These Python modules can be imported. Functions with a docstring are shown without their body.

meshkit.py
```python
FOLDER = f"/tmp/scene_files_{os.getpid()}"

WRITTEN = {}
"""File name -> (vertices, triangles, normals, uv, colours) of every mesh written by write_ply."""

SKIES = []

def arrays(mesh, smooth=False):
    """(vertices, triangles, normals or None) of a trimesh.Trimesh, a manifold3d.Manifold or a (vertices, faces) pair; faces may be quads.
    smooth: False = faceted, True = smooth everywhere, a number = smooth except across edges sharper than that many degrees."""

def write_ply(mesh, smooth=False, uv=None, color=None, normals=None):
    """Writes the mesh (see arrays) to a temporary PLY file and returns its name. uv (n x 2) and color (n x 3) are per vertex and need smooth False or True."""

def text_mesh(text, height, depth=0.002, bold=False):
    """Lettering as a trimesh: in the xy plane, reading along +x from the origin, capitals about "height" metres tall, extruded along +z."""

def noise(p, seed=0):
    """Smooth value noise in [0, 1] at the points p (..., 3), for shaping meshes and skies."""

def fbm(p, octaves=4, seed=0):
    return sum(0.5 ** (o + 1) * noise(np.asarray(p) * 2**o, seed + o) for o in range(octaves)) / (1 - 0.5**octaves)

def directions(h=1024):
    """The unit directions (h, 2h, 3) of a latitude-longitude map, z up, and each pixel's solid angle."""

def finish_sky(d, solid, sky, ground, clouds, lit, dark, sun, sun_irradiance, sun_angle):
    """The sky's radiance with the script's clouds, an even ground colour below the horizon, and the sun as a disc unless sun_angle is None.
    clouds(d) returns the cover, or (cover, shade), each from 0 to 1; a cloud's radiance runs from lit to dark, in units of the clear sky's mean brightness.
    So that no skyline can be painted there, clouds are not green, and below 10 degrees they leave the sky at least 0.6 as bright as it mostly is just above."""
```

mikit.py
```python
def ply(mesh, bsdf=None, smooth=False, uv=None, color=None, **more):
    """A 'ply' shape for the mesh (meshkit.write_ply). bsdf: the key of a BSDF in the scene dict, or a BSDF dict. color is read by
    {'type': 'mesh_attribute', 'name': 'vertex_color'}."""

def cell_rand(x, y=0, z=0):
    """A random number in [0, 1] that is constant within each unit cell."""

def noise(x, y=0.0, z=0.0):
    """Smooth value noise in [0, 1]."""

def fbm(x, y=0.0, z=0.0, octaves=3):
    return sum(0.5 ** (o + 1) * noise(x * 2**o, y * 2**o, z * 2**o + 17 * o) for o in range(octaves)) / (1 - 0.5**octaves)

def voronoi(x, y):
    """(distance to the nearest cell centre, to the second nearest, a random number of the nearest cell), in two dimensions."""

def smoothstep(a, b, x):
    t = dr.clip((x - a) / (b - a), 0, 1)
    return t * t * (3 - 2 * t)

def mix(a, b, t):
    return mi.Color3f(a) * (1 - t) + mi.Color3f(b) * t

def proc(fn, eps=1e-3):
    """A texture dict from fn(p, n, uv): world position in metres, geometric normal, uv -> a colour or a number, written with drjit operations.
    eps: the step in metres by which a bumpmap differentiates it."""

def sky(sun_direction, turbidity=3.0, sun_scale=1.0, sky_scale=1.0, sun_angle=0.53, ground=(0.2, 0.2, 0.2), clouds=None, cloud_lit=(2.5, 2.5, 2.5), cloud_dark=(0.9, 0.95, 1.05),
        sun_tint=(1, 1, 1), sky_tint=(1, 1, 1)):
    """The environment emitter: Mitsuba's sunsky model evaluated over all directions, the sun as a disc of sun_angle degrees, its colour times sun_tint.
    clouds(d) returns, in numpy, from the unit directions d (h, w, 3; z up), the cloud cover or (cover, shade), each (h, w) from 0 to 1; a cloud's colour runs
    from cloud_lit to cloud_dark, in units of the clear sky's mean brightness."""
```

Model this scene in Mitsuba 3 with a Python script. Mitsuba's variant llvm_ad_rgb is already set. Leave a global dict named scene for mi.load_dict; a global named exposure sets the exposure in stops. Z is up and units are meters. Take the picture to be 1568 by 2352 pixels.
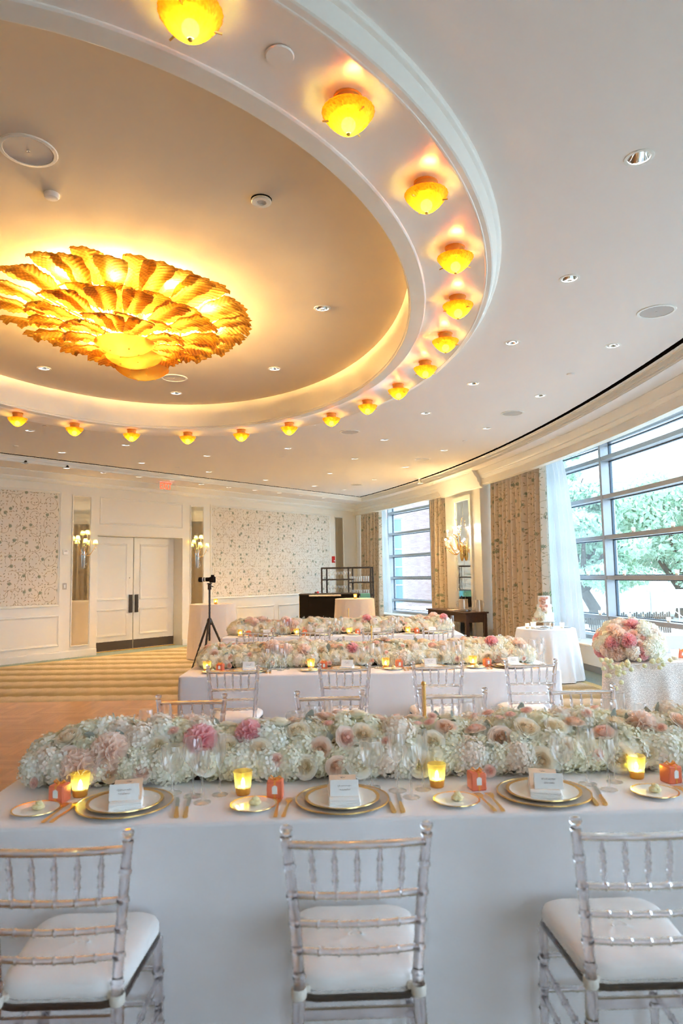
import math, numpy as np, trimesh, drjit as dr, mitsuba as mi, mikit, meshkit
from shapely.geometry import Polygon
T4 = mi.ScalarTransform4f
PI = math.pi
rng = np.random.default_rng(7)
scene, labels = {}, {}

# ---------------------------------------------------------------- camera, sky, exposure
exposure = 1.13
PITCH, ROLL, EYE = math.atan(145 / 1568), math.radians(0.97), 1.6
fwd = np.array([0, math.cos(PITCH), math.sin(PITCH)])
up0 = np.array([0, -math.sin(PITCH), math.cos(PITCH)])
up = up0 * math.cos(ROLL) + np.array([1.0, 0, 0]) * math.sin(ROLL)
scene['camera'] = {'type': 'thinlens', 'fov': 53.1301, 'fov_axis': 'x', 'aperture_radius': 0.0035, 'focus_distance': 7.5,
                   'near_clip': 0.05, 'far_clip': 500.0,
                   'to_world': T4().look_at(origin=[0, 0, EYE], target=list(np.array([0, 0, EYE]) + fwd), up=list(up))}


def overcast(d):
    c = meshkit.fbm(d * 3.0, 4, 3)
    return np.clip(0.9 + 0.3 * (c - 0.5), 0, 1), np.clip(0.35 + 0.9 * (c - 0.5), 0, 1)


SKY = 17.0
scene['sky'] = mikit.sky([-0.5, -0.4, 0.75], turbidity=4.0, sun_scale=0.0, sky_scale=SKY, ground=(0.40, 0.41, 0.40), clouds=overcast,
                         cloud_lit=(1.30, 1.72, 2.22), cloud_dark=(0.93, 1.23, 1.58), sky_tint=(0.95, 1.0, 1.0))

# ---------------------------------------------------------------- names, labels, meshes


def key_for(name):
    if name not in scene and name not in labels and name not in taken:
        taken.add(name)
        return name
    i = 1
    while f'{name}_{i:03d}' in taken:
        i += 1
    k = f'{name}_{i:03d}'
    taken.add(k)
    return k


taken = set()


def tag(key, label=None, cat=None, group=None, kind=None):
    e = labels.setdefault(key, {})
    for a, b in (('label', label), ('category', cat), ('group', group), ('kind', kind)):
        if b:
            e[a] = b
    return key


def thing(name, label, cat, group=None, kind=None):
    return tag(key_for(name), label, cat, group, kind)


def dictof(mesh, mat, smooth=30, uv=None, color=None, **more):
    return mikit.ply(mesh, mat, smooth=smooth, uv=uv, color=color, **more)


def put(key, d, M=None):
    if M is not None:
        d = {**d, 'to_world': T4(np.asarray(M, float) @ (np.array(d['to_world'].matrix) if 'to_world' in d else np.eye(4)))}
    scene[key] = d
    return key


def part(parent, name, mesh, mat, smooth=30, M=None, label=None, uv=None, color=None, **more):
    k = key_for(parent + '__' + name)
    put(k, mesh if isinstance(mesh, dict) else dictof(mesh, mat, smooth, uv, color, **more), M)
    if label:
        tag(k, label)
    return k


def solid(name, mesh, mat, label, cat, group=None, kind=None, smooth=30, M=None, **kw):
    k = thing(name, label, cat, group, kind)
    put(k, mesh if isinstance(mesh, dict) else dictof(mesh, mat, smooth, **kw), M)
    return k


def struct(name, mesh, mat, smooth=30, label=None, **kw):
    k = key_for(name)
    put(k, dictof(mesh, mat, smooth, **kw))
    tag(k, label, None, None, 'structure')
    return k


def place(proto, name, label, cat, M, group=None):
    """proto: list of (part name or path, dict); a copy of a thing with its parts."""
    k = thing(name, label, cat, group)
    seen = {}
    for path, d in proto:
        if path == '':
            put(k, d, M)
            continue
        put(k + '__' + path, d, M)
        taken.add(k + '__' + path)
    return k


def mat4(x=0, y=0, z=0, rz=0, s=1.0, rx=0, ry=0):
    c, sn = math.cos(rz), math.sin(rz)
    R = np.array([[c, -sn, 0], [sn, c, 0], [0, 0, 1]])
    if ry:
        R = R @ np.array([[math.cos(ry), 0, math.sin(ry)], [0, 1, 0], [-math.sin(ry), 0, math.cos(ry)]])
    if rx:
        R = R @ np.array([[1, 0, 0], [0, math.cos(rx), -math.sin(rx)], [0, math.sin(rx), math.cos(rx)]])
    M = np.eye(4)
    M[:3, :3] = R * s
    M[:3, 3] = (x, y, z)
    return M


def frame(pos, z, x=None, s=1.0):
    """matrix whose z axis is z (and x axis near x), at pos"""
    z = np.asarray(z, float)
    z = z / np.linalg.norm(z)
    x = np.asarray(x if x is not None else ([1, 0, 0] if abs(z[0]) < 0.9 else [0, 1, 0]), float)
    x = x - z * (x @ z)
    x /= np.linalg.norm(x)
    M = np.eye(4)
    M[:3, 0], M[:3, 1], M[:3, 2], M[:3, 3] = x * s, np.cross(z, x) * s, z * s, pos
    return M


cat = trimesh.util.concatenate


def tm(v, f):
    f = np.asarray(f)
    if f.shape[1] == 4:
        f = np.vstack([f[:, [0, 1, 2]], f[:, [0, 2, 3]]])
    return trimesh.Trimesh(np.asarray(v, float), f, process=False)


def grid(P, closed_u=False, closed_v=False, flip=False):
    """P (n, m, 3) -> mesh"""
    n, m = P.shape[:2]
    i, j = np.meshgrid(np.arange(n if closed_u else n - 1), np.arange(m if closed_v else m - 1), indexing='ij')
    i2, j2 = (i + 1) % n, (j + 1) % m
    q = np.stack([i * m + j, i2 * m + j, i2 * m + j2, i * m + j2], -1).reshape(-1, 4)
    if flip:
        q = q[:, ::-1]
    return tm(P.reshape(-1, 3), q)


def box(x0, x1, y0, y1, z0, z1):
    m = trimesh.creation.box((x1 - x0, y1 - y0, z1 - z0))
    m.apply_translation(((x0 + x1) / 2, (y0 + y1) / 2, (z0 + z1) / 2))
    return m


def cbox(x0, x1, y0, y1, z0, z1, c=0.004):
    """box with chamfered edges"""
    pts = []
    for sx in (0, 1):
        for sy in (0, 1):
            for sz in (0, 1):
                p = np.array([(x0, x1)[sx], (y0, y1)[sy], (z0, z1)[sz]], float)
                d = np.array([1 - 2 * sx, 1 - 2 * sy, 1 - 2 * sz]) * c
                for k in range(3):
                    q = p + d
                    q[k] = p[k]
                    pts.append(q)
    return trimesh.Trimesh(pts, process=False).convex_hull


def lathe(prof, n=24, closed=False, a0=0.0, rib=None):
    """revolve (r, z) rows about z; rib(angle, k) scales the radius"""
    prof = np.asarray(prof, float)
    if prof[0, 1] > prof[-1, 1]:
        pass
    a = np.arange(n) * 2 * PI / n + a0
    r = np.maximum(prof[:, 0], 1e-5)[:, None] * (np.ones(n)[None] if rib is None else rib(a)[None] if np.ndim(rib(a)) == 1 else rib(a))
    P = np.stack([r * np.cos(a), r * np.sin(a), np.broadcast_to(prof[:, 1:2], r.shape)], -1)
    return grid(P, closed_u=closed, closed_v=True, flip=True)


def tube(pts, rad, n=8, cap=True):
    p = np.asarray(pts, float)
    rad = np.broadcast_to(np.asarray(rad, float), (len(p),))
    t = np.gradient(p, axis=0)
    t /= np.linalg.norm(t, axis=1, keepdims=True) + 1e-12
    ref = np.array([0, 0, 1.0]) if abs(t[0, 2]) < 0.9 else np.array([1.0, 0, 0])
    A = []
    a = np.cross(t[0], ref)
    for k in range(len(p)):
        a = a - t[k] * (a @ t[k])
        a /= np.linalg.norm(a)
        A.append(a)
    A = np.array(A)
    B = np.cross(t, A)
    ang = np.arange(n) * 2 * PI / n
    P = p[:, None] + rad[:, None, None] * (np.cos(ang)[None, :, None] * A[:, None] + np.sin(ang)[None, :, None] * B[:, None])
    m = grid(P, closed_v=True, flip=True)
    if cap:
        v = np.vstack([m.vertices, p[0], p[-1]])
        nn = len(p) * n
        j = np.arange(n)
        f0 = np.stack([j * 0 + nn, (j + 1) % n, j], 1)
        f1 = np.stack([j * 0 + nn + 1, (len(p) - 1) * n + j, (len(p) - 1) * n + (j + 1) % n], 1)
        m = tm(v, np.vstack([m.faces, f0[:, ::-1], f1[:, ::-1]]))
        trimesh.repair.fix_normals(m) if False else None
    return m


def ball(r, pos=(0, 0, 0), sub=2, sc=(1, 1, 1)):
    m = trimesh.creation.icosphere(sub, r)
    m.apply_scale(sc)
    m.apply_translation(pos)
    return m


def moved(m, M):
    m = m.copy()
    m.apply_transform(M)
    return m


def prism(poly, h, z0=0.0):
    m = trimesh.creation.extrude_polygon(Polygon(poly), h, engine='earcut')
    m.apply_translation((0, 0, z0))
    return m


def cyl(r, z0, z1, x=0, y=0, n=24, r1=None):
    r1 = r if r1 is None else r1
    m = lathe([(0, z0), (r, z0), (r1, z1), (0, z1)], n)
    m.apply_translation((x, y, 0))
    return m

# ---------------------------------------------------------------- materials


def rgb(*c):
    return {'type': 'rgb', 'value': list(map(float, c))}


def prin(name, color, rough=0.5, metal=0.0, two=True, **kw):
    b = {'type': 'principled', 'base_color': color if isinstance(color, dict) else rgb(*color), 'roughness': rough, 'metallic': metal, **kw}
    scene[name] = {'type': 'twosided', 'bsdf': b} if two else b


def diff(name, color):
    scene[name] = {'type': 'twosided', 'bsdf': {'type': 'diffuse', 'reflectance': color if isinstance(color, dict) else rgb(*color)}}


n_ = mikit.noise
ss = mikit.smoothstep


def floral(u, v, base):
    """printed vine pattern: blossoms, curling stems, small leaves; u, v in metres"""
    col = mi.Color3f(*base)
    wob = n_(u * 3.1, v * 3.1) * 0.06
    # stems: pieces of rings
    for cs, rr, seed in ((0.31, 0.105, 11.0), (0.37, 0.14, 47.0)):
        cx, cy = dr.floor((u + seed) / cs), dr.floor((v + seed * 0.37) / cs)
        lx = (u + seed) - (cx + 0.5) * cs + (mikit.cell_rand(cx, cy, seed) - 0.5) * 0.05
        ly = (v + seed * 0.37) - (cy + 0.5) * cs + (mikit.cell_rand(cx, cy, seed + 1) - 0.5) * 0.05
        d = dr.sqrt(lx * lx + ly * ly)
        a0 = mikit.cell_rand(cx, cy, seed + 2) * 6.283
        ca = (lx * dr.cos(a0) + ly * dr.sin(a0)) / dr.maximum(d, 1e-4)
        m = (1 - ss(0.0035, 0.0075, dr.abs(d - rr + wob - 0.03))) * ss(0.05, 0.2, ca)
        col = mikit.mix(col, (0.40, 0.33, 0.20), m * 0.7)
    # leaves
    for cs, seed, prob in ((0.068, 5.0, 0.52), (0.097, 23.0, 0.5)):
        cx, cy = dr.floor(u / cs + seed), dr.floor(v / cs + seed)
        r0 = mikit.cell_rand(cx, cy, seed)
        a = mikit.cell_rand(cx, cy, seed + 3) * 6.283
        lx = u - (cx - seed + 0.5 + (mikit.cell_rand(cx, cy, seed + 4) - 0.5) * 0.4) * cs
        ly = v - (cy - seed + 0.5 + (mikit.cell_rand(cx, cy, seed + 5) - 0.5) * 0.4) * cs
        ex = (lx * dr.cos(a) + ly * dr.sin(a)) / 0.021
        ey = (ly * dr.cos(a) - lx * dr.sin(a)) / 0.0085
        m = (1 - ss(0.6, 1.1, ex * ex + ey * ey)) * dr.select(r0 < prob, 1.0, 0.0)
        col = mikit.mix(col, mikit.mix((0.22, 0.22, 0.13), (0.42, 0.30, 0.16), mikit.cell_rand(cx, cy, seed + 6)), m * 0.85)
    # blossoms
    cs = 0.33
    for seed, pr in ((3.0, 0.75), (71.0, 0.4)):
        uu, vv = u + seed * 0.13, v + seed * 0.29
        cx, cy = dr.floor(uu / cs), dr.floor(vv / cs)
        lx = uu - (cx + 0.5 + (mikit.cell_rand(cx, cy, seed) - 0.5) * 0.6) * cs
        ly = vv - (cy + 0.5 + (mikit.cell_rand(cx, cy, seed + 1) - 0.5) * 0.6) * cs
        d = dr.sqrt(lx * lx + ly * ly)
        th = dr.atan2(ly, lx)
        rad = 0.040 * (0.85 + 0.22 * dr.cos(th * 9))
        m = (1 - ss(0.8, 1.1, d / rad)) * dr.select(mikit.cell_rand(cx, cy, seed + 2) < pr, 1.0, 0.0)
        col = mikit.mix(col, mikit.mix((0.13, 0.175, 0.12), (0.29, 0.33, 0.22), n_(lx * 130, ly * 130)), m * 0.9)
    return col


def wallpaper_tex(p, n, uv):
    return floral(uv.x, uv.y, (0.76, 0.715, 0.615))


def curtain_tex(p, n, uv):
    return floral(uv.x + 31.7, uv.y, (0.70, 0.60, 0.475))


A0 = np.array([-6.553, 13.212])
WD = np.array([math.sin(math.radians(40)), math.cos(math.radians(40))])
WN = np.array([WD[1], -WD[0]])
CEN = np.array([-29.4, 6.45])


def carpet_tex(p, n, uv):
    x, y = p.x, p.y
    yy = y + 0.025 * x
    w = yy / 0.68 + 0.05 * n_(x * 5.0, dr.floor(yy / 0.68) * 3) + 0.03 * dr.sin(x * 26)
    t = w - dr.floor(w)
    k = ss(0.0, 0.10, t) * (1 - ss(0.22, 0.85, t))
    col = mikit.mix((0.47, 0.40, 0.29), (0.23, 0.185, 0.095), k)
    off = (x - float(A0[0])) * float(WN[0]) + (y - float(A0[1])) * float(WN[1])
    R = dr.sqrt(dr.square(x - float(CEN[0])) + dr.square(y - float(CEN[1])))
    inn = dr.minimum(off - 0.02, 33.45 - R)
    col = mikit.mix((0.45, 0.36, 0.17), col, ss(0.42, 0.44, inn))
    col = mikit.mix((0.20, 0.255, 0.24), col, ss(0.30, 0.32, inn))
    g = n_(x * 190, y * 190)
    return col * (0.80 + 0.4 * g)


def wood_tex(p, n, uv):
    x, y = p.x, p.y
    c = dr.floor(x / 0.46) + dr.floor(y / 0.46)
    par = c - 2 * dr.floor(c / 2)
    a, b = dr.select(par > 0.5, x, y), dr.select(par > 0.5, y, x)
    st = dr.floor(a / 0.0575)
    r = mikit.cell_rand(st, dr.floor(b / 0.46), par)
    g = n_(a * 160, b * 9, r * 50)
    col = mikit.mix((0.25, 0.125, 0.042), (0.38, 0.21, 0.085), 0.55 * r + 0.45 * g)
    e = dr.abs(a / 0.0575 - st - 0.5)
    return col * (1 - 0.35 * ss(0.46, 0.5, e))


def brick_tone(p, n, uv):
    return mikit.mix((0.30, 0.19, 0.175), (0.40, 0.29, 0.27), mikit.cell_rand(p.x * 5, p.y * 5, p.z * 13.0))


prin('mat_wall', (0.84, 0.79, 0.68), 0.35, specular=0.4)
diff('mat_wallpaper', mikit.proc(wallpaper_tex))
diff('mat_curtain', mikit.proc(curtain_tex))
diff('mat_ceiling', (0.87, 0.825, 0.77))
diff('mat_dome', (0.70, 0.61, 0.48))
prin('mat_ring', (0.86, 0.79, 0.70), 0.24, specular=0.5)
prin('mat_trim', (0.84, 0.80, 0.71), 0.3, specular=0.4)
prin('mat_carpet', mikit.proc(carpet_tex), 0.95, specular=0.05)
prin('mat_wood', mikit.proc(wood_tex), 0.3, specular=0.45)
prin('mat_plain_wall', (0.75, 0.70, 0.62), 0.6)
diff('mat_black', (0.012, 0.011, 0.010))
prin('mat_black_gloss', (0.02, 0.017, 0.015), 0.35)
prin('mat_dark_wood', (0.045, 0.022, 0.015), 0.35)
prin('mat_bronze_dark', (0.05, 0.04, 0.035), 0.4)
prin('mat_alu', (0.36, 0.37, 0.38), 0.38, 0.35)
prin('mat_alu_dark', (0.06, 0.09, 0.12), 0.4)
prin('mat_steel', (0.62, 0.62, 0.62), 0.2, 1.0)
prin('mat_chrome', (0.85, 0.83, 0.80), 0.06, 1.0)
prin('mat_gold', (0.90, 0.58, 0.20), 0.22, 1.0)
prin('mat_brass', (0.93, 0.60, 0.14), 0.25, 0.9)
prin('mat_canopy', (0.62, 0.33, 0.06), 0.45, 0.4)
prin('mat_mirror', (0.84, 0.86, 0.83), 0.01, 1.0)
prin('mat_cloth', (0.82, 0.79, 0.79), 0.8, specular=0.15, sheen=0.3)
prin('mat_cushion', (0.84, 0.80, 0.77), 0.75, specular=0.15)
prin('mat_china', (0.88, 0.84, 0.77), 0.12, specular=0.5)
prin('mat_charger', (0.52, 0.46, 0.40), 0.3, 0.35)
prin('mat_paper', (0.88, 0.86, 0.82), 0.7)
prin('mat_peach_paper', (0.84, 0.66, 0.50), 0.7)
diff('mat_ink', (0.30, 0.27, 0.24))
prin('mat_wax', (0.93, 0.82, 0.62), 0.5)
prin('mat_coral', (0.86, 0.20, 0.10), 0.25)
prin('mat_ribbon', (0.88, 0.36, 0.05), 0.4)
prin('mat_butter', (0.88, 0.76, 0.42), 0.5)
prin('mat_green', (0.13, 0.22, 0.08), 0.6)
prin('mat_grille', (0.50, 0.47, 0.43), 0.7)
prin('mat_red', (0.55, 0.02, 0.02), 0.35)
prin('mat_teal_box', (0.10, 0.36, 0.40), 0.5)
prin('mat_white', (0.86, 0.85, 0.83), 0.4)
scene['mat_flower'] = {'type': 'principledthin', 'base_color': {'type': 'mesh_attribute', 'name': 'vertex_color'}, 'roughness': 0.7, 'diff_trans': 0.7, 'spec_trans': 0.0, 'eta': 1.3}
scene['mat_hydrangea'] = {**scene['mat_flower'], 'diff_trans': 0.3}
scene['mat_leaf'] = {'type': 'principledthin', 'base_color': rgb(0.30, 0.34, 0.30), 'roughness': 0.7, 'diff_trans': 0.5, 'eta': 1.3}
scene['mat_tree'] = {'type': 'principledthin', 'base_color': {'type': 'mesh_attribute', 'name': 'vertex_color'}, 'roughness': 0.7, 'diff_trans': 0.9, 'eta': 1.3}
scene['mat_sheer'] = {'type': 'principledthin', 'base_color': rgb(0.80, 0.83, 0.84), 'roughness': 0.9, 'diff_trans': 0.95, 'eta': 1.2}
scene['mat_amber'] = {'type': 'blendbsdf', 'weight': 0.10,
                      'a': {'type': 'principledthin', 'base_color': rgb(0.56, 0.315, 0.065), 'roughness': 0.35, 'diff_trans': 1.1, 'eta': 1.5},
                      'b': {'type': 'thindielectric', 'int_ior': 1.5, 'specular_transmittance': rgb(1.0, 0.66, 0.16)}}
scene['mat_amber'] = scene['mat_amber']['a']
scene['mat_leaf_glass'] = {**scene['mat_amber'], 'base_color': {'type': 'mesh_attribute', 'name': 'vertex_color'}}
scene['mat_bowl'] = {'type': 'blendbsdf', 'weight': 0.18,
                     'a': {'type': 'principledthin', 'base_color': {'type': 'mesh_attribute', 'name': 'vertex_color'}, 'roughness': 0.3, 'diff_trans': 1.2, 'eta': 1.5},
                     'b': {'type': 'thindielectric', 'int_ior': 1.5, 'specular_transmittance': rgb(1.0, 0.55, 0.10)}}
scene['mat_votive'] = {'type': 'blendbsdf', 'weight': 0.45,
                       'a': {'type': 'principledthin', 'base_color': rgb(0.98, 0.62, 0.20), 'roughness': 0.3, 'diff_trans': 1.3, 'eta': 1.5},
                       'b': {'type': 'thindielectric', 'int_ior': 1.5, 'specular_transmittance': rgb(1.0, 0.72, 0.30)}}
scene['mat_silver_votive'] = {'type': 'blendbsdf', 'weight': 0.35,
                              'a': {'type': 'principledthin', 'base_color': rgb(0.90, 0.84, 0.74), 'roughness': 0.3, 'diff_trans': 1.0, 'eta': 1.5},
                              'b': {'type': 'thindielectric', 'int_ior': 1.5}}
scene['mat_shade'] = {'type': 'principledthin', 'base_color': rgb(1.0, 0.80, 0.36), 'roughness': 0.8, 'diff_trans': 1.2, 'eta': 1.2}
scene['mat_pane'] = {'type': 'thindielectric', 'int_ior': 1.5, 'specular_transmittance': rgb(0.93, 0.97, 0.96)}
scene['mat_glass'] = {'type': 'blendbsdf', 'weight': 0.05, 'a': {'type': 'thindielectric', 'int_ior': 1.55, 'specular_transmittance': rgb(0.985, 0.975, 0.965)},
                      'b': {'type': 'twosided', 'bsdf': {'type': 'diffuse', 'reflectance': rgb(0.85, 0.82, 0.80)}}}
scene['mat_acrylic'] = {'type': 'blendbsdf', 'weight': 0.025, 'a': {'type': 'dielectric', 'int_ior': 1.46, 'specular_transmittance': rgb(0.955, 0.928, 0.936)},
                        'b': {'type': 'twosided', 'bsdf': {'type': 'diffuse', 'reflectance': rgb(0.50, 0.40, 0.40)}}}
scene['mat_clear_plate'] = {'type': 'thindielectric', 'int_ior': 1.5}


def glow(r, g, b, weight=1.0):
    return {'type': 'area', 'radiance': rgb(r, g, b), 'sampling_weight': float(weight)}


def bulb(key, pos, r, L, weight, parent=None, name='bulb'):
    k = key_for(key + '__' + name)
    scene[k] = {'type': 'sphere', 'center': list(map(float, pos)), 'radius': float(r), 'emitter': glow(*L, weight), 'bsdf': {'type': 'ref', 'id': 'mat_white'}}
    return k


def ledge_pt(R, phi, z):
    a = math.radians(phi)
    return np.array([CEN[0] + R * math.cos(a), CEN[1] + R * math.sin(a), z])


def arc_sweep(prof, phi0, phi1, n=24, closed=True, cap=True):
    """profile (R, z), walked so that its outside is on the left-hand side; swept along the window wall's arc"""
    prof = np.asarray(prof, float)
    a = np.radians(np.linspace(phi0, phi1, n))
    P = np.stack([CEN[0] + prof[None, :, 0] * np.cos(a)[:, None], CEN[1] + prof[None, :, 0] * np.sin(a)[:, None], np.broadcast_to(prof[None, :, 1], (n, len(prof)))], -1)
    m = grid(P, closed_v=closed)
    if closed and cap:
        tri = trimesh.creation.triangulate_polygon(Polygon(prof), engine='earcut')
        v2, f2 = tri
        for i, flip in ((0, False), (n - 1, True)):
            v = np.stack([CEN[0] + v2[:, 0] * math.cos(a[i]), CEN[1] + v2[:, 0] * math.sin(a[i]), v2[:, 1]], -1)
            m = cat([m, tm(v, f2[:, ::-1] if flip else f2)])
    return m


def wpt(s, off, z):
    q = A0 + WD * s + WN * off
    return np.array([q[0], q[1], z])


WM = np.eye(4)      # wall frame: x along the back wall, y into the room, z up
WM[:2, 0], WM[:2, 1], WM[:2, 3] = WD, WN, A0
WM[:3, 1] = (WN[0], WN[1], 0)
WMR = WM.copy()


def wallmesh(m):
    m = moved(m, WM)
    if np.linalg.det(WM[:3, :3]) < 0:
        m.invert()
    return m


def wall_sweep(prof, s0, s1, m0=0.0, m1=0.0):
    """profile (off, z) along the back wall; m0, m1: mitre, metres of s per metre of off at either end"""
    prof = np.asarray(prof, float)
    P = np.stack([np.stack([np.full(len(prof), s0) + m0 * prof[:, 0], prof[:, 0], prof[:, 1]], -1), np.stack([np.full(len(prof), s1) + m1 * prof[:, 0], prof[:, 0], prof[:, 1]], -1)])
    m = grid(P, closed_v=True)
    v2, f2 = trimesh.creation.triangulate_polygon(Polygon(prof), engine='earcut')
    for s, mm in ((s0, m0), (s1, m1)):
        m = cat([m, tm(np.stack([s + mm * v2[:, 0], v2[:, 0], v2[:, 1]], -1), f2)])
    m.merge_vertices()
    trimesh.repair.fix_normals(m)
    return wallmesh(m)
RING_L, CHAN_L, SCONCE_L, GILT_L, CANDLE_L = 62.0, 1050.0, 130.0, 500.0, 170.0
WIN_VOTIVES = [(9.38, 1.487, 'votive candle on the window rail beside the sheer curtain, left of the mullion'), (7.45, 1.487, 'votive candle on the fourth window rail just right of the mullion'), (5.08, 1.487, 'votive candle on the fourth window rail at the right edge'),
               (6.89, 2.150, 'votive candle on the third window rail, left one of two'), (5.13, 2.150, 'votive candle on the third window rail at the right edge'), (8.81, .822, 'votive candle on the lowest window rail left of the mullion'),
               (7.31, .822, 'votive candle on the lowest window rail above the bouquet'), (5.55, .822, 'votive candle on the lowest window rail right of the bouquet')]
DATA = {"main": [(1.677, 3.58, 0), (1.805, 5.131, 0), (1.723, 6.598, 0), (2.778, 6.742, 0), (1.615, 8.046, 0), (2.597, 8.67, 0), (1.217, 9.526, 0), (2.317, 10.609, 0), (0.743, 11.396, 0), (1.912, 12.475, 1), (-0.936, 12.019, 0), (0.274, 13.236, 1), (1.378, 14.383, 1), (-0.248, 15.102, 1), (-2.501, 12.629, 0), (-3.92, 13.298, 1), (-2.85, 14.584, 1), (-4.979, 12.048, 1), (-4.718, 10.214, 0), (-3.652, 11.47, 1), (-0.675, 17.213, 1), (0.08, 18.069, 1), (-1.778, 16.002, 1), (0.806, 16.227, 1)] ,
"dome": [(-0.149, 6.261, 1), (-0.788, 8.129, 1), (-2.238, 9.157, 1), (-3.523, 7.958, 1)] ,
"soffit": [(-5.84, 12.485, 0), (-5.318, 13.109, 1), (-4.829, 13.757, 1), (-4.3, 14.407, 1), (-3.764, 15.05, 1), (-3.246, 15.729, 1), (-2.712, 16.352, 1), (-2.161, 16.977, 1), (-1.612, 17.646, 1), (-1.071, 18.269, 1), (-0.491, 18.916, 1), (1.889, 16.227, 1)] ,
"speakers": [(2.806, 5.837), (2.47, 9.616), (0.153, 10.713), (1.631, 13.448), (0.396, 17.099)] ,"dome_speakers": [(-1.807, 3.804), (-2.086, 8.441)] ,
"caps": [(2.67, 7.705), (-0.412, 10.163), (2.141, 11.591), (-1.125, 12.925), (-3.363, 13.903), (-5.487, 11.384), (-4.351, 9.917)] ,"dome_caps": [(-1.864, 4.264)] ,"ring_caps": [(-0.228, 2.69)] ,"eyeball": [(-0.502, 4.369)] ,
"lamps": [(-0.537, 2.389), (0.062, 2.957), (0.505, 3.654), (0.796, 4.43), (0.953, 5.257), (0.978, 6.089), (0.893, 6.906), (0.682, 7.743), (0.351, 8.461), (-0.116, 9.126), (-0.73, 9.647), (-1.478, 10.057), (-2.308, 10.186), (-3.076, 9.92), (-3.737, 9.46), (-4.231, 8.809)] }
# ================================================================ the room
from shapely.geometry import Point, box as sbox
from shapely import affinity

DOME_C, RA, RB, RTH = np.array([-1.956, 6.085]), 2.937, 4.097, 0.079
Z_C, Z_R, Z_D, Z_S, Z_B = 3.87, 3.77, 4.12, 3.76, 3.46


def ell(off, n=160):
    t = np.arange(n) * 2 * PI / n
    p = np.stack([RA * np.cos(t), RB * np.sin(t)], -1)
    nn = np.stack([np.cos(t) / RA, np.sin(t) / RB], -1)
    nn /= np.linalg.norm(nn, axis=1, keepdims=True)
    p = p + nn * off
    c, s = math.cos(RTH), math.sin(RTH)
    return p @ np.array([[c, s], [-s, c]]) + DOME_C


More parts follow.
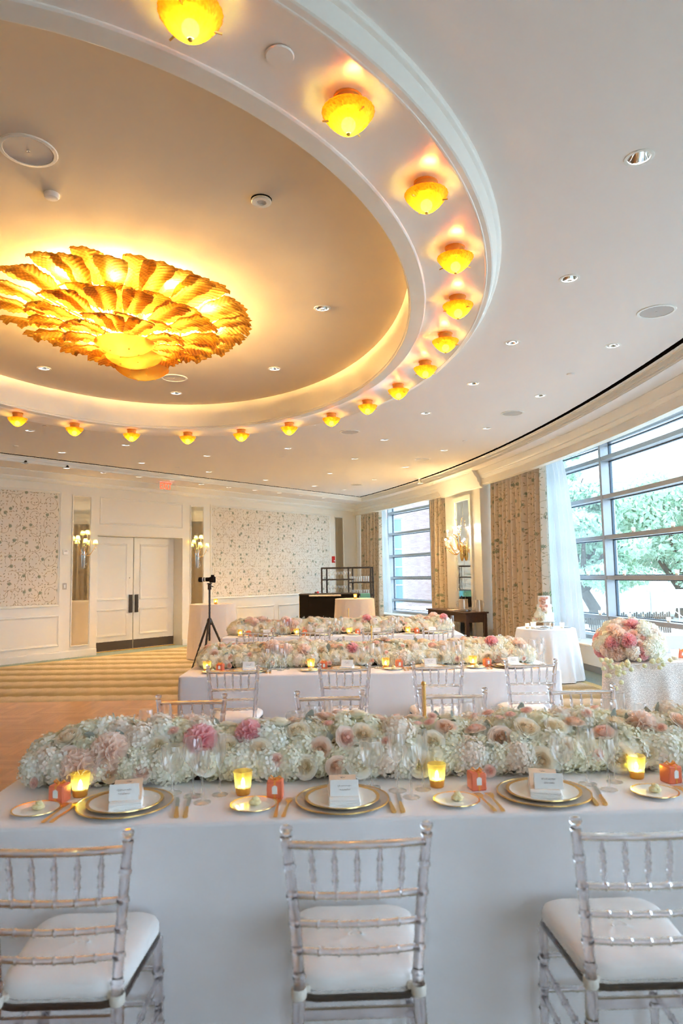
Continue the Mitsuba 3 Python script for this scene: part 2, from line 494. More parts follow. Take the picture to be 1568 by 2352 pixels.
def ring_sweep(prof, closed=False, n=160):
    P = np.stack([np.c_[ell(o, n), np.full(n, z)] for o, z in prof])
    return grid(P, closed_u=closed, closed_v=True)


def Rof(o):
    return float(np.interp(o, [0, .33, 1.05, 1.20], [33.32, 33.20, 32.95, 32.79]))


def corner(o):
    R = Rof(o)
    p0 = A0 + WN * o - CEN
    b, c = p0 @ WD, p0 @ p0 - R * R
    return -b + math.sqrt(b * b - c)


PHI_END = -22.6
S_LEFT = -8.2


def perim(o, n=64, s0=S_LEFT):
    """the line at distance o from the back wall and round along the window arc"""
    sc = corner(o)
    q = A0 + WD * sc + WN * o - CEN
    ph = math.atan2(q[1], q[0])
    a = np.linspace(ph, math.radians(PHI_END), n)
    w = np.stack([A0 + WD * s + WN * o for s in np.linspace(s0, sc, 12)[:-1]])
    return np.vstack([w, CEN + Rof(o) * np.stack([np.cos(a), np.sin(a)], -1)])


def perim_sweep(prof):
    P = np.stack([np.c_[perim(o), np.full(75, z)] for o, z in prof])
    return grid(P)


X_L, Y_R = -11.8, -6.5


def room_poly(o):
    p = perim(o)
    return Polygon(np.vstack([p, [[p[-1][0], Y_R], [X_L, Y_R], [X_L, p[0][1]]]])).buffer(0)


def flat(poly, z, down=True):
    v, f = trimesh.creation.triangulate_polygon(poly, engine='earcut')
    return tm(np.c_[v, np.full(len(v), z)], f[:, ::-1] if down else f)


# downlights: (x, y, lit) per plane, found from the plan of the ceiling
MAIN_LIGHTS = [(x, y, 1) for x, y, _ in DATA["main"]]
DOME_LIGHTS = DATA['dome']
SOFFIT_LIGHTS = DATA['soffit']
HOLE = 0.062

floor_poly = Polygon(np.vstack([CEN + 34.4 * np.stack([np.cos(np.radians(np.linspace(28.6, -23.2, 60))), np.sin(np.radians(np.linspace(28.6, -23.2, 60)))], -1),
                                [[X_L - .1, Y_R - .1], [X_L - .1, (A0 + WD * (S_LEFT - .2))[1]], A0 + WD * (S_LEFT - .2) - WN * 0.5, A0 + WD * 11.2 - WN * 0.5]])).buffer(0)
fm = trimesh.creation.extrude_polygon(floor_poly, 0.3, engine='earcut')
fm.apply_translation((0, 0, -0.3))
struct('floor', fm, 'mat_carpet', False, label='striped beige and olive carpet with a grey green border')
part('floor', 'dance_floor', cbox(-9.0, -0.75, 0.4, 9.15, -0.005, 0.008, 0.004), 'mat_wood', False, label='parquet wood dance floor let into the carpet')

main_poly = room_poly(1.20).difference(Polygon(ell(0.30)))
for x, y, lit in MAIN_LIGHTS:
    main_poly = main_poly.difference(Point(x, y).buffer(HOLE, 6))
struct('ceiling', flat(main_poly, Z_C), 'mat_ceiling', False)
dome_poly = Polygon(ell(-0.375))
for x, y, lit in DOME_LIGHTS:
    dome_poly = dome_poly.difference(Point(x, y).buffer(HOLE, 6))
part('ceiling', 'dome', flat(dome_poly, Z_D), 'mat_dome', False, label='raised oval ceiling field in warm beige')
ring = [(0.303, Z_C), (0.300, 3.863), (0.297, 3.854), (0.290, 3.848), (0.272, 3.842), (0.266, 3.832), (0.258, 3.808), (0.246, 3.788), (0.242, 3.774), (0.232, 3.770)]
part('ceiling', 'outer_moulding', ring_sweep(ring), 'mat_trim', 40, label='white moulding round the outside of the oval ring')
chan = [(0.232, 3.770), (0.203, 3.770), (0.199, 3.767), (0.190, 3.767), (0.185, 3.770)]
for t in np.linspace(0, 1, 13):
    chan.append((0.182 - t * 0.437, 3.770 + 0.022 * math.sin(PI * t) ** 0.8))
chan += [(-0.256, 3.763), (-0.263, 3.757), (-0.268, 3.756)]
part('ceiling', 'ring_soffit', ring_sweep(chan), 'mat_ring', 30, label='glossy oval soffit that carries the amber lamps')
lip = [(-0.268, 3.756), (-0.368, 3.756), (-0.376, 3.758), (-0.381, 3.764), (-0.381, 3.776), (-0.390, 3.779), (-0.394, 3.787), (-0.390, 3.796), (-0.375, 3.800), (-0.375, Z_D)]
part('ceiling', 'inner_fascia', ring_sweep(lip), 'mat_wall', 30, label='curved fascia rising from the ring to the oval field')
# slot, inner moulding, lower soffit, crown
part('ceiling', 'air_slot', perim_sweep([(1.20, Z_C), (1.20, Z_C + 0.06), (1.13, Z_C + 0.06), (1.13, Z_C)]), 'mat_black', False, label='narrow black air slot')
strip = [(1.13, Z_C), (1.085, Z_C), (1.083, 3.863), (1.079, 3.858), (1.073, 3.854), (1.069, 3.840), (1.067, 3.822), (1.062, 3.809), (1.057, 3.806), (1.055, 3.783), (1.051, 3.778), (1.050, Z_S)]
struct('trim_1', perim_sweep(strip), 'mat_trim', 35, label='stepped moulding between the ceiling and the lower soffit')
soff_poly = room_poly(0.30).difference(room_poly(1.052))
for x, y, lit in SOFFIT_LIGHTS:
    soff_poly = soff_poly.difference(Point(x, y).buffer(HOLE, 6))
part('ceiling', 'soffit', flat(soff_poly, Z_S), 'mat_ceiling', False, label='lower flat soffit along the walls')
crown = [(.33, Z_S), (.33, 3.749), (.305, 3.746), (.290, 3.735), (.25, 3.714), (.20, 3.684), (.155, 3.660), (.132, 3.654), (.126, 3.634), (.104, 3.628), (.090, 3.612), (.052, 3.598), (.044, 3.586), (0, 3.578)]
struct('trim_2', perim_sweep(crown), 'mat_trim', 35, label='white crown moulding at the top of the walls')

# ---- back wall
W_OP0, W_OP1, W_OPZ, W_REV = 1.99, 4.22, 2.55, 0.34
S_END = 11.0
wb = [box(S_LEFT - .3, W_OP0, -0.45, 0, 0, 3.95), box(W_OP1, S_END, -0.45, 0, 0, 3.95), box(W_OP0, W_OP1, -0.45, 0, W_OPZ, 3.95)]
struct('wall_back', cat([wallmesh(b) for b in wb]), 'mat_wall', False)


def frame_mould(s0, s1, z0, z1, prof):
    """mitred picture-frame moulding on the back wall: prof rows (inset, height off the wall)"""
    P = np.stack([np.array([[s0 + i, h, z0 + i], [s1 - i, h, z0 + i], [s1 - i, h, z1 - i], [s0 + i, h, z1 - i]]) for i, h in prof])
    return wallmesh(grid(P, closed_v=True))


MOULD = [(0, 0.0), (0.004, 0.018), (0.018, 0.026), (0.030, 0.020), (0.040, 0.010), (0.052, 0.008), (0.056, 0.002)]
SUNK = [(0, 0.0), (0.006, 0.012), (0.022, 0.014), (0.040, 0.004), (0.062, -0.002)]


def quad_uv(s0, s1, z0, z1, off):
    v = np.array([wpt(s0, off, z0), wpt(s1, off, z0), wpt(s1, off, z1), wpt(s0, off, z1)])
    return tm(v, [[0, 1, 2, 3]]), np.array([[s0, z0], [s1, z0], [s1, z1], [s0, z1]])


for s0, s1, lab in ((-5.2, 1.10, 'floral wallpaper panel left of the double door'), (5.12, 9.60, 'floral wallpaper panel right of the double door')):
    m, uv = quad_uv(s0, s1, 1.105, 3.375, 0.005)
    part('wall_back', 'wallpaper', m, 'mat_wallpaper', False, uv=uv, label=lab)
    part('wall_back', 'picture_moulding', frame_mould(s0 - 0.056, s1 + 0.056, 1.05, 3.431, MOULD), 'mat_trim', False)
for s0, s1 in ((-5.2, -2.2), (-2.05, 1.16), (5.15, 5.97), (6.02 - .12, 7.29), (7.43, 8.72), (8.86, 9.65)):
    if s0 == 5.15:
        continue
    part('wall_back', 'wainscot_panel', frame_mould(s0, s1, 0.25, 0.885 if s0 < 2 else 0.83, SUNK), 'mat_trim', False)
part('wall_back', 'wainscot_panel', frame_mould(4.98 + .1, 5.78, 0.25, 0.83, SUNK), 'mat_trim', False)
part('wall_back', 'door_panel', frame_mould(2.03, 4.23, 2.79, 3.39, SUNK), 'mat_trim', False, label='long panel above the double door')
struct('baseboard_back', cat([wall_sweep([(0, 0), (0.016, 0), (0.016, 0.12), (0.010, 0.14), (0, 0.145)], a, b) for a, b in ((S_LEFT, W_OP0), (W_OP1, 10.6))]), 'mat_trim', False)

# ---- the double door in its recess
for i, (s0, s1) in enumerate(((W_OP0, 3.098), (3.106, W_OP1))):
    k = struct(f'door_{i + 1}', wallmesh(cbox(s0 + .004, s1 - .004, -W_REV - 0.045, -W_REV, 0.012, W_OPZ - .006, 0.003)), 'mat_trim', False)
    M = np.eye(4)
    for z0, z1 in ((1.12, 2.40), (0.32, 0.93)):
        f = frame_mould(s0 + 0.16, s1 - 0.16, z0, z1, SUNK)
        f.apply_translation(np.r_[-WN * (W_REV - 0.001), 0])
        part(k, 'panel', f, 'mat_trim', False)
    part(k, 'kick_plate', wallmesh(cbox(s0 + .006, s1 - .006, -W_REV, -W_REV + 0.004, 0.02, 0.215, 0.001)), 'mat_bronze_dark', False, label='dark metal kick plate')
    h0 = 3.102 - 0.118 if i == 0 else 3.102 + 0.035
    part(k, 'push_plate', wallmesh(cbox(h0, h0 + 0.085, -W_REV, -W_REV + 0.03, 0.83, 1.235, 0.004)), 'mat_black_gloss', False, label='black upright push plate')
    if i == 0:
        part(k, 'peephole', wallmesh(moved(cyl(0.012, 0, 0.006, n=12), mat4(3.0, -W_REV, 1.62, 0, 1, -PI / 2))), 'mat_black_gloss')
part('wall_back', 'door_backing', wallmesh(box(W_OP0 - .1, W_OP1 + .1, -0.62, -0.44, -0.05, W_OPZ + .1)), 'mat_black', False)
part('door_1', 'threshold', wallmesh(box(W_OP0, W_OP1, -W_REV - .02, -W_REV + .05, 0, 0.014)), 'mat_brass', False, label='brass threshold strip')


def wall_mirror(s0, s1, z0, z1, label):
    k = thing('wall_mirror', label, 'mirror')
    put(k, dictof(wallmesh(box(s0, s1, 0.001, 0.007, z0, z1)), 'mat_mirror', False))
    part(k, 'frame', frame_mould(s0 - 0.03, s1 + 0.03, z0 - 0.03, z1 + 0.03, [(0, 0.0), (0.003, 0.022), (0.016, 0.026), (0.026, 0.016), (0.032, 0.007)]), 'mat_trim', False, label='white frame')
    return k


wall_mirror(1.42, 1.80, 0.24, 3.35, 'tall narrow mirror between the left wallpaper panel and the double door')
wall_mirror(4.47, 4.83, 0.24, 3.34, 'tall narrow mirror to the right of the double door behind the tripod camera')
wall_mirror(9.87, 10.24, 0.9, 3.36, 'narrow mirror strip beside the red fire alarm in the far corner')

# ---- window side: bulkhead, pilaster, piers
bulk = [(33.32, 3.58), (33.32, Z_B + .02), (33.33, Z_B), (33.45, Z_B), (33.45, 3.86), (33.32, 3.86)]
struct('wall_right', arc_sweep(bulk[::-1], PHI_END, 27.6, 70), 'mat_wall', 35, label='bulkhead above the windows')
part('wall_right', 'recess_lid', arc_sweep([(33.40, 3.86), (34.45, 3.86), (34.45, 3.95), (33.40, 3.95)], PHI_END, 28.5, 60), 'mat_white', 35)
for p0, p1, r0, nm in ((13.95, 17.05, 33.34, 'pilaster'), (26.75, 29.0, 33.44, 'corner_pier'), (-12.2, -9.0, 33.34, 'pilaster')):
    part('wall_right', nm, arc_sweep([(r0, 0), (34.4, 0), (34.4, 3.8), (r0, 3.8)], p0, p1, 8), 'mat_wall', 35)
cap = [(33.36, 3.40), (33.30, 3.42), (33.28, 3.45), (33.27, 3.50), (33.24, 3.53), (33.225, 3.60), (33.17, 3.66), (33.14, 3.71), (33.13, 3.74), (33.10, 3.755), (33.10, 3.762), (33.36, 3.762)]
part('wall_right', 'pilaster_capital', arc_sweep(cap[::-1], 13.72, 17.28, 10), 'mat_trim', 35, label='stepped cornice cap above the pilaster mirror')

for i, (p0, p1) in enumerate(((13.95, -9.0), (26.75, 17.05), (-12.2, -22.4))):
    part('wall_right', 'heater_cover', arc_sweep([(33.60, 0.12), (34.12, 0.12), (34.12, 0.44), (33.585, 0.44), (33.575, 0.43), (33.575, 0.41), (33.60, 0.40)], p1, p0, 24), 'mat_trim', 30, label='white heater cover below the windows')
    part('wall_right', 'heater_plinth', arc_sweep([(33.66, 0), (34.1, 0), (34.1, 0.13), (33.66, 0.13)], p1, p0, 24), 'mat_alu', 30)


def window(n, phis, panes_from=0):
    k = f'window_{n}'
    taken.add(k)
    rails = [0.822, 1.487, 2.150, 2.822, 3.465]
    r0, r1, rg = 34.10, 34.32, 34.27
    lo, hi = min(phis), max(phis)
    put(k, dictof(arc_sweep([(r0, 0.44), (r1 + .05, 0.44), (r1 + .05, 0.51), (r0 + .02, 0.51), (r0, 0.50)], lo, hi, 24), 'mat_alu', 30))
    tag(k, None, None, None, 'structure')
    part(k, 'head', arc_sweep([(r0, 3.74), (r1, 3.74), (r1, 3.87), (r0, 3.87)], lo, hi, 24), 'mat_alu', 30)
    for ph in phis:
        h = math.degrees(0.032 / 34.1)
        part(k, 'mullion', arc_sweep([(r0, 0.5), (r1, 0.5), (r1, 3.75), (r0, 3.75)], ph - h, ph + h, 2), 'mat_alu', False)
    ps = sorted(phis)
    zs = [0.51] + rails + [3.74]
    for a, b in zip(ps[:-1], ps[1:]):
        for z in rails:
            part(k, 'rail', arc_sweep([(r0 + .005, z - .033), (r1, z - .033), (r1, z + .033), (r0 + .005, z + .033)], a + h, b - h, 8), 'mat_alu', 30)
        for z0, z1 in zip(zs[:-1], zs[1:]):
            a2, b2 = a + h, b - h
            fr = [arc_sweep([(rg - .02, z0 + .03), (rg + .02, z0 + .03), (rg + .02, z0 + .045), (rg - .02, z0 + .045)], a2, b2, 8),
                  arc_sweep([(rg - .02, z1 - .05), (rg + .02, z1 - .05), (rg + .02, z1 - .03), (rg - .02, z1 - .03)], a2, b2, 8)]
            g = math.degrees(0.014 / 34)
            fr += [arc_sweep([(rg - .02, z0), (rg + .02, z0), (rg + .02, z1), (rg - .02, z1)], a2, a2 + g, 2), arc_sweep([(rg - .02, z0), (rg + .02, z0), (rg + .02, z1), (rg - .02, z1)], b2 - g, b2, 2)]
            part(k, 'gasket', cat(fr), 'mat_alu_dark', False)
            pm = arc_sweep([(rg, z0 + .03), (rg, z1 - .03)], a2, b2, 6, closed=False)
            part(k, 'pane', pm, 'mat_pane', True)
    return k


window(1, [25.33, 21.05, 17.0])
window(2, [13.9, 8.26, 3.96, -0.34, -4.64, -8.95])
window(3, [-12.2, -16.5, -20.8, -22.5])

# the walls behind the camera, never in view
struct('wall_left', box(X_L - .2, X_L, Y_R - .2, 7.6, 0, 4.0), 'mat_plain_wall', False)
struct('wall_rear', box(X_L - .2, 2.6, Y_R - .2, Y_R, 0, 4.0), 'mat_plain_wall', False)


# ---- curtains
def drape(phi0, phi1, R, amp, folds, z0, z1, mat, name, label, cat_, seed, gather=0.0, phi1b=None, parent=None, stretch=2.2):
    r = np.random.default_rng(seed)
    n, m = folds * 14, 14
    t = np.linspace(0, 1, n)
    ph = np.cumsum(r.uniform(0.6, 1.4, folds))
    ph = np.interp(t, np.linspace(0, 1, folds + 1), np.r_[0, ph / ph[-1]])
    ph = t * 0.45 + ph * 0.55
    am = 2.2 * amp * np.interp(t, np.linspace(0, 1, folds), r.uniform(0.6, 1.25, folds))
    zs = np.linspace(z1, z0, m)
    P = np.zeros((n, m, 3))
    UV = np.zeros((n, m, 2))
    for j, z in enumerate(zs):
        k = j / (m - 1)
        e1 = phi1 if phi1b is None else phi1 + (phi1b - phi1) * k ** 0.6
        a = np.radians(phi0 + (e1 - phi0) * t)
        w = np.sin(2 * PI * folds * ph + 0.25 * math.sin(3 * k + seed)) + 0.25 * np.sin(4 * PI * folds * ph + 1.3 * k)
        rad = R + am * w * (0.75 + 0.35 * k)
        P[:, j] = np.stack([CEN[0] + rad * np.cos(a), CEN[1] + rad * np.sin(a), np.full(n, z)], -1)
        UV[:, j, 0] = t * abs(phi1 - phi0) * math.radians(1) * R * stretch
        UV[:, j, 1] = z
    P2 = P.copy()
    g = grid(P)
    k = thing(name, label, cat_)
    put(k, dictof(g, mat, True, uv=UV.reshape(-1, 2)))
    return k


drape(13.85, 9.9, 33.58, 0.050, 13, 0.02, 3.60, 'mat_curtain', 'floral_curtain', 'wide floral curtain between the mirrored pilaster and the large window, behind the cake table', 'curtain', 3)
drape(19.35, 17.1, 33.58, 0.046, 7, 0.02, 3.60, 'mat_curtain', 'floral_curtain', 'floral curtain left of the mirrored pilaster beside the brick view', 'curtain', 5)
drape(26.7, 24.35, 33.58, 0.046, 7, 0.02, 3.60, 'mat_curtain', 'floral_curtain', 'floral curtain in the far corner behind the black glass rack', 'curtain', 9)
drape(11.6, 9.75, 33.85, 0.035, 9, 0.46, 3.72, 'mat_sheer', 'sheer_curtain', 'white sheer curtain at the edge of the large window behind the cake', 'curtain', 13, phi1b=8.75)
drape(26.3, 24.75, 33.85, 0.03, 7, 0.46, 3.72, 'mat_sheer', 'sheer_curtain', 'white sheer curtain at the left edge of the far window', 'curtain', 17, phi1b=24.4)
# ================================================================ ceiling fixtures and lamps
WARM = np.array([1.0, 0.615, 0.225])

# ---- recessed downlights
_can = lathe([(0.062, 0.0), (0.050, 0.045), (0.036, 0.085), (0.034, 0.100)], 16, rib=lambda a: 1 + 0.0 * a)
_trim = lathe([(0.0605, 0.006), (0.0605, -0.004), (0.066, -0.006), (0.079, -0.004), (0.081, 0.0)], 24)
_lampdisc = lathe([(0.0, 0.088), (0.026, 0.088), (0.030, 0.098)], 14)
DL = [('', dictof(_trim, 'mat_trim')), ('reflector', dictof(_can, 'mat_chrome'))]
DL_OFF = dictof(_lampdisc, 'mat_grille')
DL_ON = {**dictof(_lampdisc, 'mat_white', False), 'emitter': glow(*(np.array([1, 0.62, 0.27]) * 2300), 1.3)}


def light_word(i, n):
    return ['first', 'second', 'third', 'fourth', 'fifth', 'sixth', 'seventh', 'eighth', 'ninth', 'tenth', 'eleventh', 'twelfth'][i]


def downlight(x, y, z, lit, label, group=None):
    k = place(DL, 'ceiling_downlight', label, 'downlight', mat4(x, y, z), group)
    put(k + '__lamp', DL_ON if lit else DL_OFF, mat4(x, y, z))


MAIN_WORDS = ['large dark recessed downlight at the top right of the ceiling, nearest the camera', 'recessed downlight right of the fifth amber ring lamp', 'recessed downlight right of the lower right end of the oval ring, above a second one',
              'recessed downlight near the black air slot, below the right hand speaker grille', 'recessed downlight just right of the bottom curve of the oval ring', 'recessed downlight above the round speaker grille near the curved air slot',
              'recessed downlight left of the round speaker grille near the curved air slot', 'recessed downlight between that speaker grille and the curved air slot', 'recessed downlight below the amber lamps, right of a white speaker grille',
              'recessed downlight close to the curved air slot above the mirrored pilaster', 'recessed downlight under the amber lamp above the black bar', 'recessed downlight above the bar glass rack',
              'recessed downlight beside the speaker grille near the curved air slot', 'recessed downlight above the right end of the back wallpaper panel']
for i, (x, y, lit) in enumerate(MAIN_LIGHTS):
    if i < len(MAIN_WORDS):
        downlight(x, y, Z_C, lit, MAIN_WORDS[i])
    else:
        rank = sorted(range(14, len(MAIN_LIGHTS)), key=lambda j: MAIN_LIGHTS[j][0] / MAIN_LIGHTS[j][1]).index(i)
        downlight(x, y, Z_C, lit, f'small ceiling downlight between ring and back wall slot, {light_word(rank, 10)} from the left')
for (x, y, lit), lab in zip(DOME_LIGHTS, ('recessed downlight in the oval field right of the chandelier', 'recessed downlight in the oval field below right of the chandelier', 'lit recessed downlight in the oval field directly below the chandelier', 'lit recessed downlight in the oval field below left of the chandelier')):
    downlight(x, y, Z_D, lit, lab)
for i, (x, y, lit) in enumerate(SOFFIT_LIGHTS):
    downlight(x, y, Z_S, lit, 'downlight in the lower soffit beside the curtain bulkhead' if i == 11 else f'small downlight in the lower soffit along the back wall, {light_word(i, 11)} from the left', None)

# ---- speaker grilles, caps, eyeball
SPK = [('', dictof(lathe([(0.138, -0.001), (0.140, -0.008), (0.160, -0.007), (0.164, 0.0)], 36), 'mat_trim')),
       ('grille', dictof(lathe([(0, -0.004), (0.008, -0.007), (0.010, -0.004), (0.139, -0.004)], 36), 'mat_grille')), ]
for (x, y), lab in zip(DATA['speakers'], ('round ceiling speaker grille at the right edge of the photo', 'round ceiling speaker grille near the middle of the curved air slot', 'round ceiling speaker grille below the amber lamps at the bottom of the oval ring',
                                          'round ceiling speaker grille above the mirrored pilaster', 'round ceiling speaker grille near the far corner of the ceiling')):
    place(SPK, 'ceiling_speaker', lab, 'speaker', mat4(x, y, Z_C))
for (x, y), lab in zip(DATA['dome_speakers'], ('large round speaker grille in the oval field at the left edge of the photo', 'round speaker grille in the oval field half hidden behind the chandelier leaves')):
    place(SPK, 'ceiling_speaker', lab, 'speaker', mat4(x, y, Z_D))
CAPD = dictof(lathe([(0.0, -0.016), (0.034, -0.014), (0.043, -0.007), (0.045, 0.0)], 20), 'mat_ceiling')
for j, (x, y) in enumerate(DATA['caps']):
    put(thing('smoke_detector', ('small white ceiling detector near the air slot above the large window', 'small white ceiling detector beside the amber lamps at the bottom of the ring', 'small white ceiling detector left of the air slot above the pilaster', 'small white ceiling detector above the back wallpaper panel',
                              'small white ceiling detector above the EXIT sign', 'small white ceiling detector at the left edge near the air slot', 'small white ceiling detector between the two leftmost amber lamps')[j], 'smoke detector'), CAPD, mat4(x, y, Z_C))
put(thing('smoke_detector', 'white sensor cap in the oval field above the chandelier', 'smoke detector'), dictof(lathe([(0.0, -0.03), (0.040, -0.028), (0.048, -0.018), (0.050, 0.0)], 20), 'mat_ceiling'), mat4(*DATA['dome_caps'][0], Z_D))
put(thing('cover_plate', 'flat round blank plate on the oval ring between two amber lamps', 'cover plate'), dictof(lathe([(0.0, -0.008), (0.058, -0.007), (0.062, 0.0)], 28), 'mat_ring'), mat4(*DATA['ring_caps'][0], Z_R + .016))
ex, ey = DATA['eyeball'][0]
k = solid('eyeball_light', lathe([(0.030, -0.006), (0.034, -0.013), (0.064, -0.013), (0.068, -0.008), (0.066, 0.004), (0.055, 0.012)], 24), 'mat_trim', 'swivel eyeball light with a dark gap in the oval field right of the sensor cap', 'downlight', M=mat4(ex, ey, Z_D - .012))
part(k, 'gap_ring', lathe([(0.050, -0.001), (0.070, -0.001)], 24), 'mat_black', M=mat4(ex, ey, Z_D))
part(k, 'aperture', lathe([(0, -0.002), (0.030, -0.006)], 16), 'mat_grille', M=mat4(ex, ey, Z_D - .012))

# ---- amber lamps on the oval ring
ribs = lambda a: 1 + 0.022 * np.abs(np.sin(a * 11)) - 0.01
_bp = np.array([(0.012, -0.176), (0.024, -0.173), (0.050, -0.158), (0.078, -0.133), (0.100, -0.107), (0.114, -0.086), (0.121, -0.074), (0.122, -0.070), (0.116, -0.072)])
_bt = np.linspace(0, 8, 30)
_bowl = lathe(np.stack([np.interp(_bt, range(9), _bp[:, 0]), np.interp(_bt, range(9), _bp[:, 1])], -1), 110, rib=ribs)
_bk = meshkit.noise(np.asarray(_bowl.vertices) * 260, 4)
_bcol = np.array([0.95, 0.37, 0.028])[None] * (0.55 + 0.9 * _bk[:, None] ** 1.3)
_canopy = lathe([(0.040, -0.078), (0.058, -0.076), (0.061, -0.072), (0.061, -0.008), (0.068, -0.006), (0.068, 0.001)], 32)
_knob = lathe([(0, -0.186), (0.008, -0.184), (0.012, -0.178), (0.010, -0.172), (0.0, -0.170)], 12)
_pins = [tube([(0.086 * math.cos(a), 0.086 * math.sin(a), -0.116), (0.120 * math.cos(a), 0.120 * math.sin(a), -0.118)], 0.0045, 6) for a in (0.4, 2.5, 4.6)]
LAMP = [('bowl', dictof(_bowl, 'mat_bowl', True, color=_bcol)), ('canopy', dictof(_canopy, 'mat_canopy')), ('finial', dictof(_knob, 'mat_brass'))] + [(f'pin_{i:03d}' if i else 'pin', dictof(p, 'mat_brass')) for i, p in enumerate(_pins)]
lamp_xy = list(DATA['lamps'])
LZ = Z_R + 0.020
pos_words = ['nearest and largest, top left', 'second from the top', 'third from the top', 'fourth from the top', 'fifth from the top', 'sixth from the top', 'seventh from the top', 'eighth from the top', 'ninth from the top',
             'tenth, above the pilaster side', 'seventh from the left along the bottom', 'sixth from the left along the bottom', 'fifth from the left along the bottom', 'fourth from the left along the bottom', 'third from the left along the bottom', 'second from the left along the bottom']
pos_words[9:16] = [f'{w} from the left along the far curve' for w in ('seventh', 'sixth', 'fifth', 'fourth', 'third', 'second', 'first')]
for i, (x, y) in enumerate(lamp_xy):
    lab = f'amber ribbed bowl lamp on the oval ring, {pos_words[i]}'
    k = place(LAMP, 'ring_lamp', lab, 'ceiling lamp', mat4(x, y, LZ, i * 0.7), 'amber lamps round the oval ring')
    bulb(k, (x, y, LZ - 0.134), 0.033, np.array([1.0, 0.50, 0.12]) * RING_L, 3.0)

# ---- chandelier of amber glass leaves


def leaf_glass(L, W, nu=64, nv=13):
    u = np.linspace(0, 1, nu)
    v = np.linspace(-1, 1, nv)
    w = W * (0.42 + 0.58 * np.sin(np.clip(u / .80, 0, 1) * PI / 2) ** 1.3) * np.where(u > .8, 1 - .16 * ((u - .8) / .2) ** 2, 1)
    U, V = np.meshgrid(u, v, indexing='ij')
    tip = np.clip((U - .70) / .30, 0, 1)
    x = L * U + tip ** 2 * L * (.030 * np.cos(V * PI * 2.6) - .05 * V ** 2)
    y = V * w[:, None]
    z = 0.05 * L * np.sin(PI * U * .9) - 0.10 * L * np.clip(U - .80, 0, 1) ** 1.5 * 6 - 0.16 * W * V ** 2 + 0.010 * np.sin(U * 15 + 1.1) * np.abs(V) ** 2
    z = z + 0.0042 * np.sin((U - 0.20 * np.abs(V)) * 70) * (np.abs(V) > 0.08) - 0.007 * np.exp(-(V / 0.09) ** 2)
    rib = 0.5 + 0.5 * np.sin((U - 0.20 * np.abs(V)) * 70)
    col = np.array([0.50, 0.275, 0.055]) * (0.62 + 0.62 * rib ** 1.5 + 0.3 * np.exp(-(V / 0.10) ** 2) + 0.10 * meshkit.noise(np.stack([U * 40, V * 9, U * 0], -1)))[..., None]
    return dictof(grid(np.stack([x, y, z], -1)), 'mat_leaf_glass', True, color=np.clip(col.reshape(-1, 3), 0, .98))


def lump(r):
    return ball(r, sub=1)


CH = thing('chandelier', 'large oval flush chandelier of overlapping amber glass leaves with three bowls at its centre', 'chandelier')
CC, CA, CB = np.array([-1.965, 6.15]), 1.09, 1.30
crot = np.array([[math.cos(RTH), -math.sin(RTH)], [math.sin(RTH), math.cos(RTH)]])


def oval(t, k):
    """point on the chandelier's oval at fraction k of its half axes, and its outward normal"""
    p = np.array([CA * k * math.cos(t), (CB - CA + CA * k) * math.sin(t)])
    nn = np.array([math.cos(t), math.sin(t)])
    return CC + crot @ p, crot @ nn


leafs = [leaf_glass(0.48, 0.128), leaf_glass(0.43, 0.122), leaf_glass(0.38, 0.115)]
pind = dictof(lump(0.008), 'mat_brass')
for tier, (n, k0, z, tilt, dk) in enumerate(((36, 0.60, 3.935, 0.20, 0), (30, 0.37, 3.855, 0.12, 1), (20, 0.14, 3.775, 0.04, 2))):
    for i in range(n):
        t = 2 * PI * (i + 0.5 * tier + 0.12 * rng.uniform(-1, 1)) / n
        p, nn = oval(t, k0 + 0.02 * rng.uniform(-1, 1))
        zz = z + (0.018 if i % 2 else -0.014)
        ti = tilt + rng.uniform(-.05, .05)
        d3 = np.array([nn[0] * math.cos(ti), nn[1] * math.cos(ti), math.sin(ti)])
        zax = np.array([-nn[0] * math.sin(ti), -nn[1] * math.sin(ti), math.cos(ti)])
        zax = zax + 0.12 * rng.uniform(-1, 1) * np.array([-nn[1], nn[0], 0]) + 0.07 * np.array([-nn[1], nn[0], 0])
        M = frame((p[0], p[1], zz), zax, d3)
        part(CH, 'leaf', leafs[dk], None, M=M)
        part(CH, 'pin', pind, None, M=mat4(*(p + nn * 0.03), zz - 0.012))
_dish = lathe([(0.0, -0.10), (0.03, -0.098), (0.10, -0.085), (0.18, -0.055), (0.235, -0.02), (0.262, 0.004), (0.266, 0.012)], 90, rib=lambda a: 1 + 0.008 * np.sin(a * 30))
for off, z in ((-0.42, 3.74), (-0.04, 3.735), (0.34, 3.73)):
    p = CC + crot @ np.array([0.0, off + 0.36])
    part(CH, 'bowl', dictof(_dish, 'mat_amber', True), None, M=mat4(p[0], p[1], z))
    for a in np.arange(4) * PI / 2 + 0.6:
        part(CH, 'pin', pind, None, M=mat4(p[0] + 0.13 * math.cos(a), p[1] + 0.13 * math.sin(a), z - 0.078))
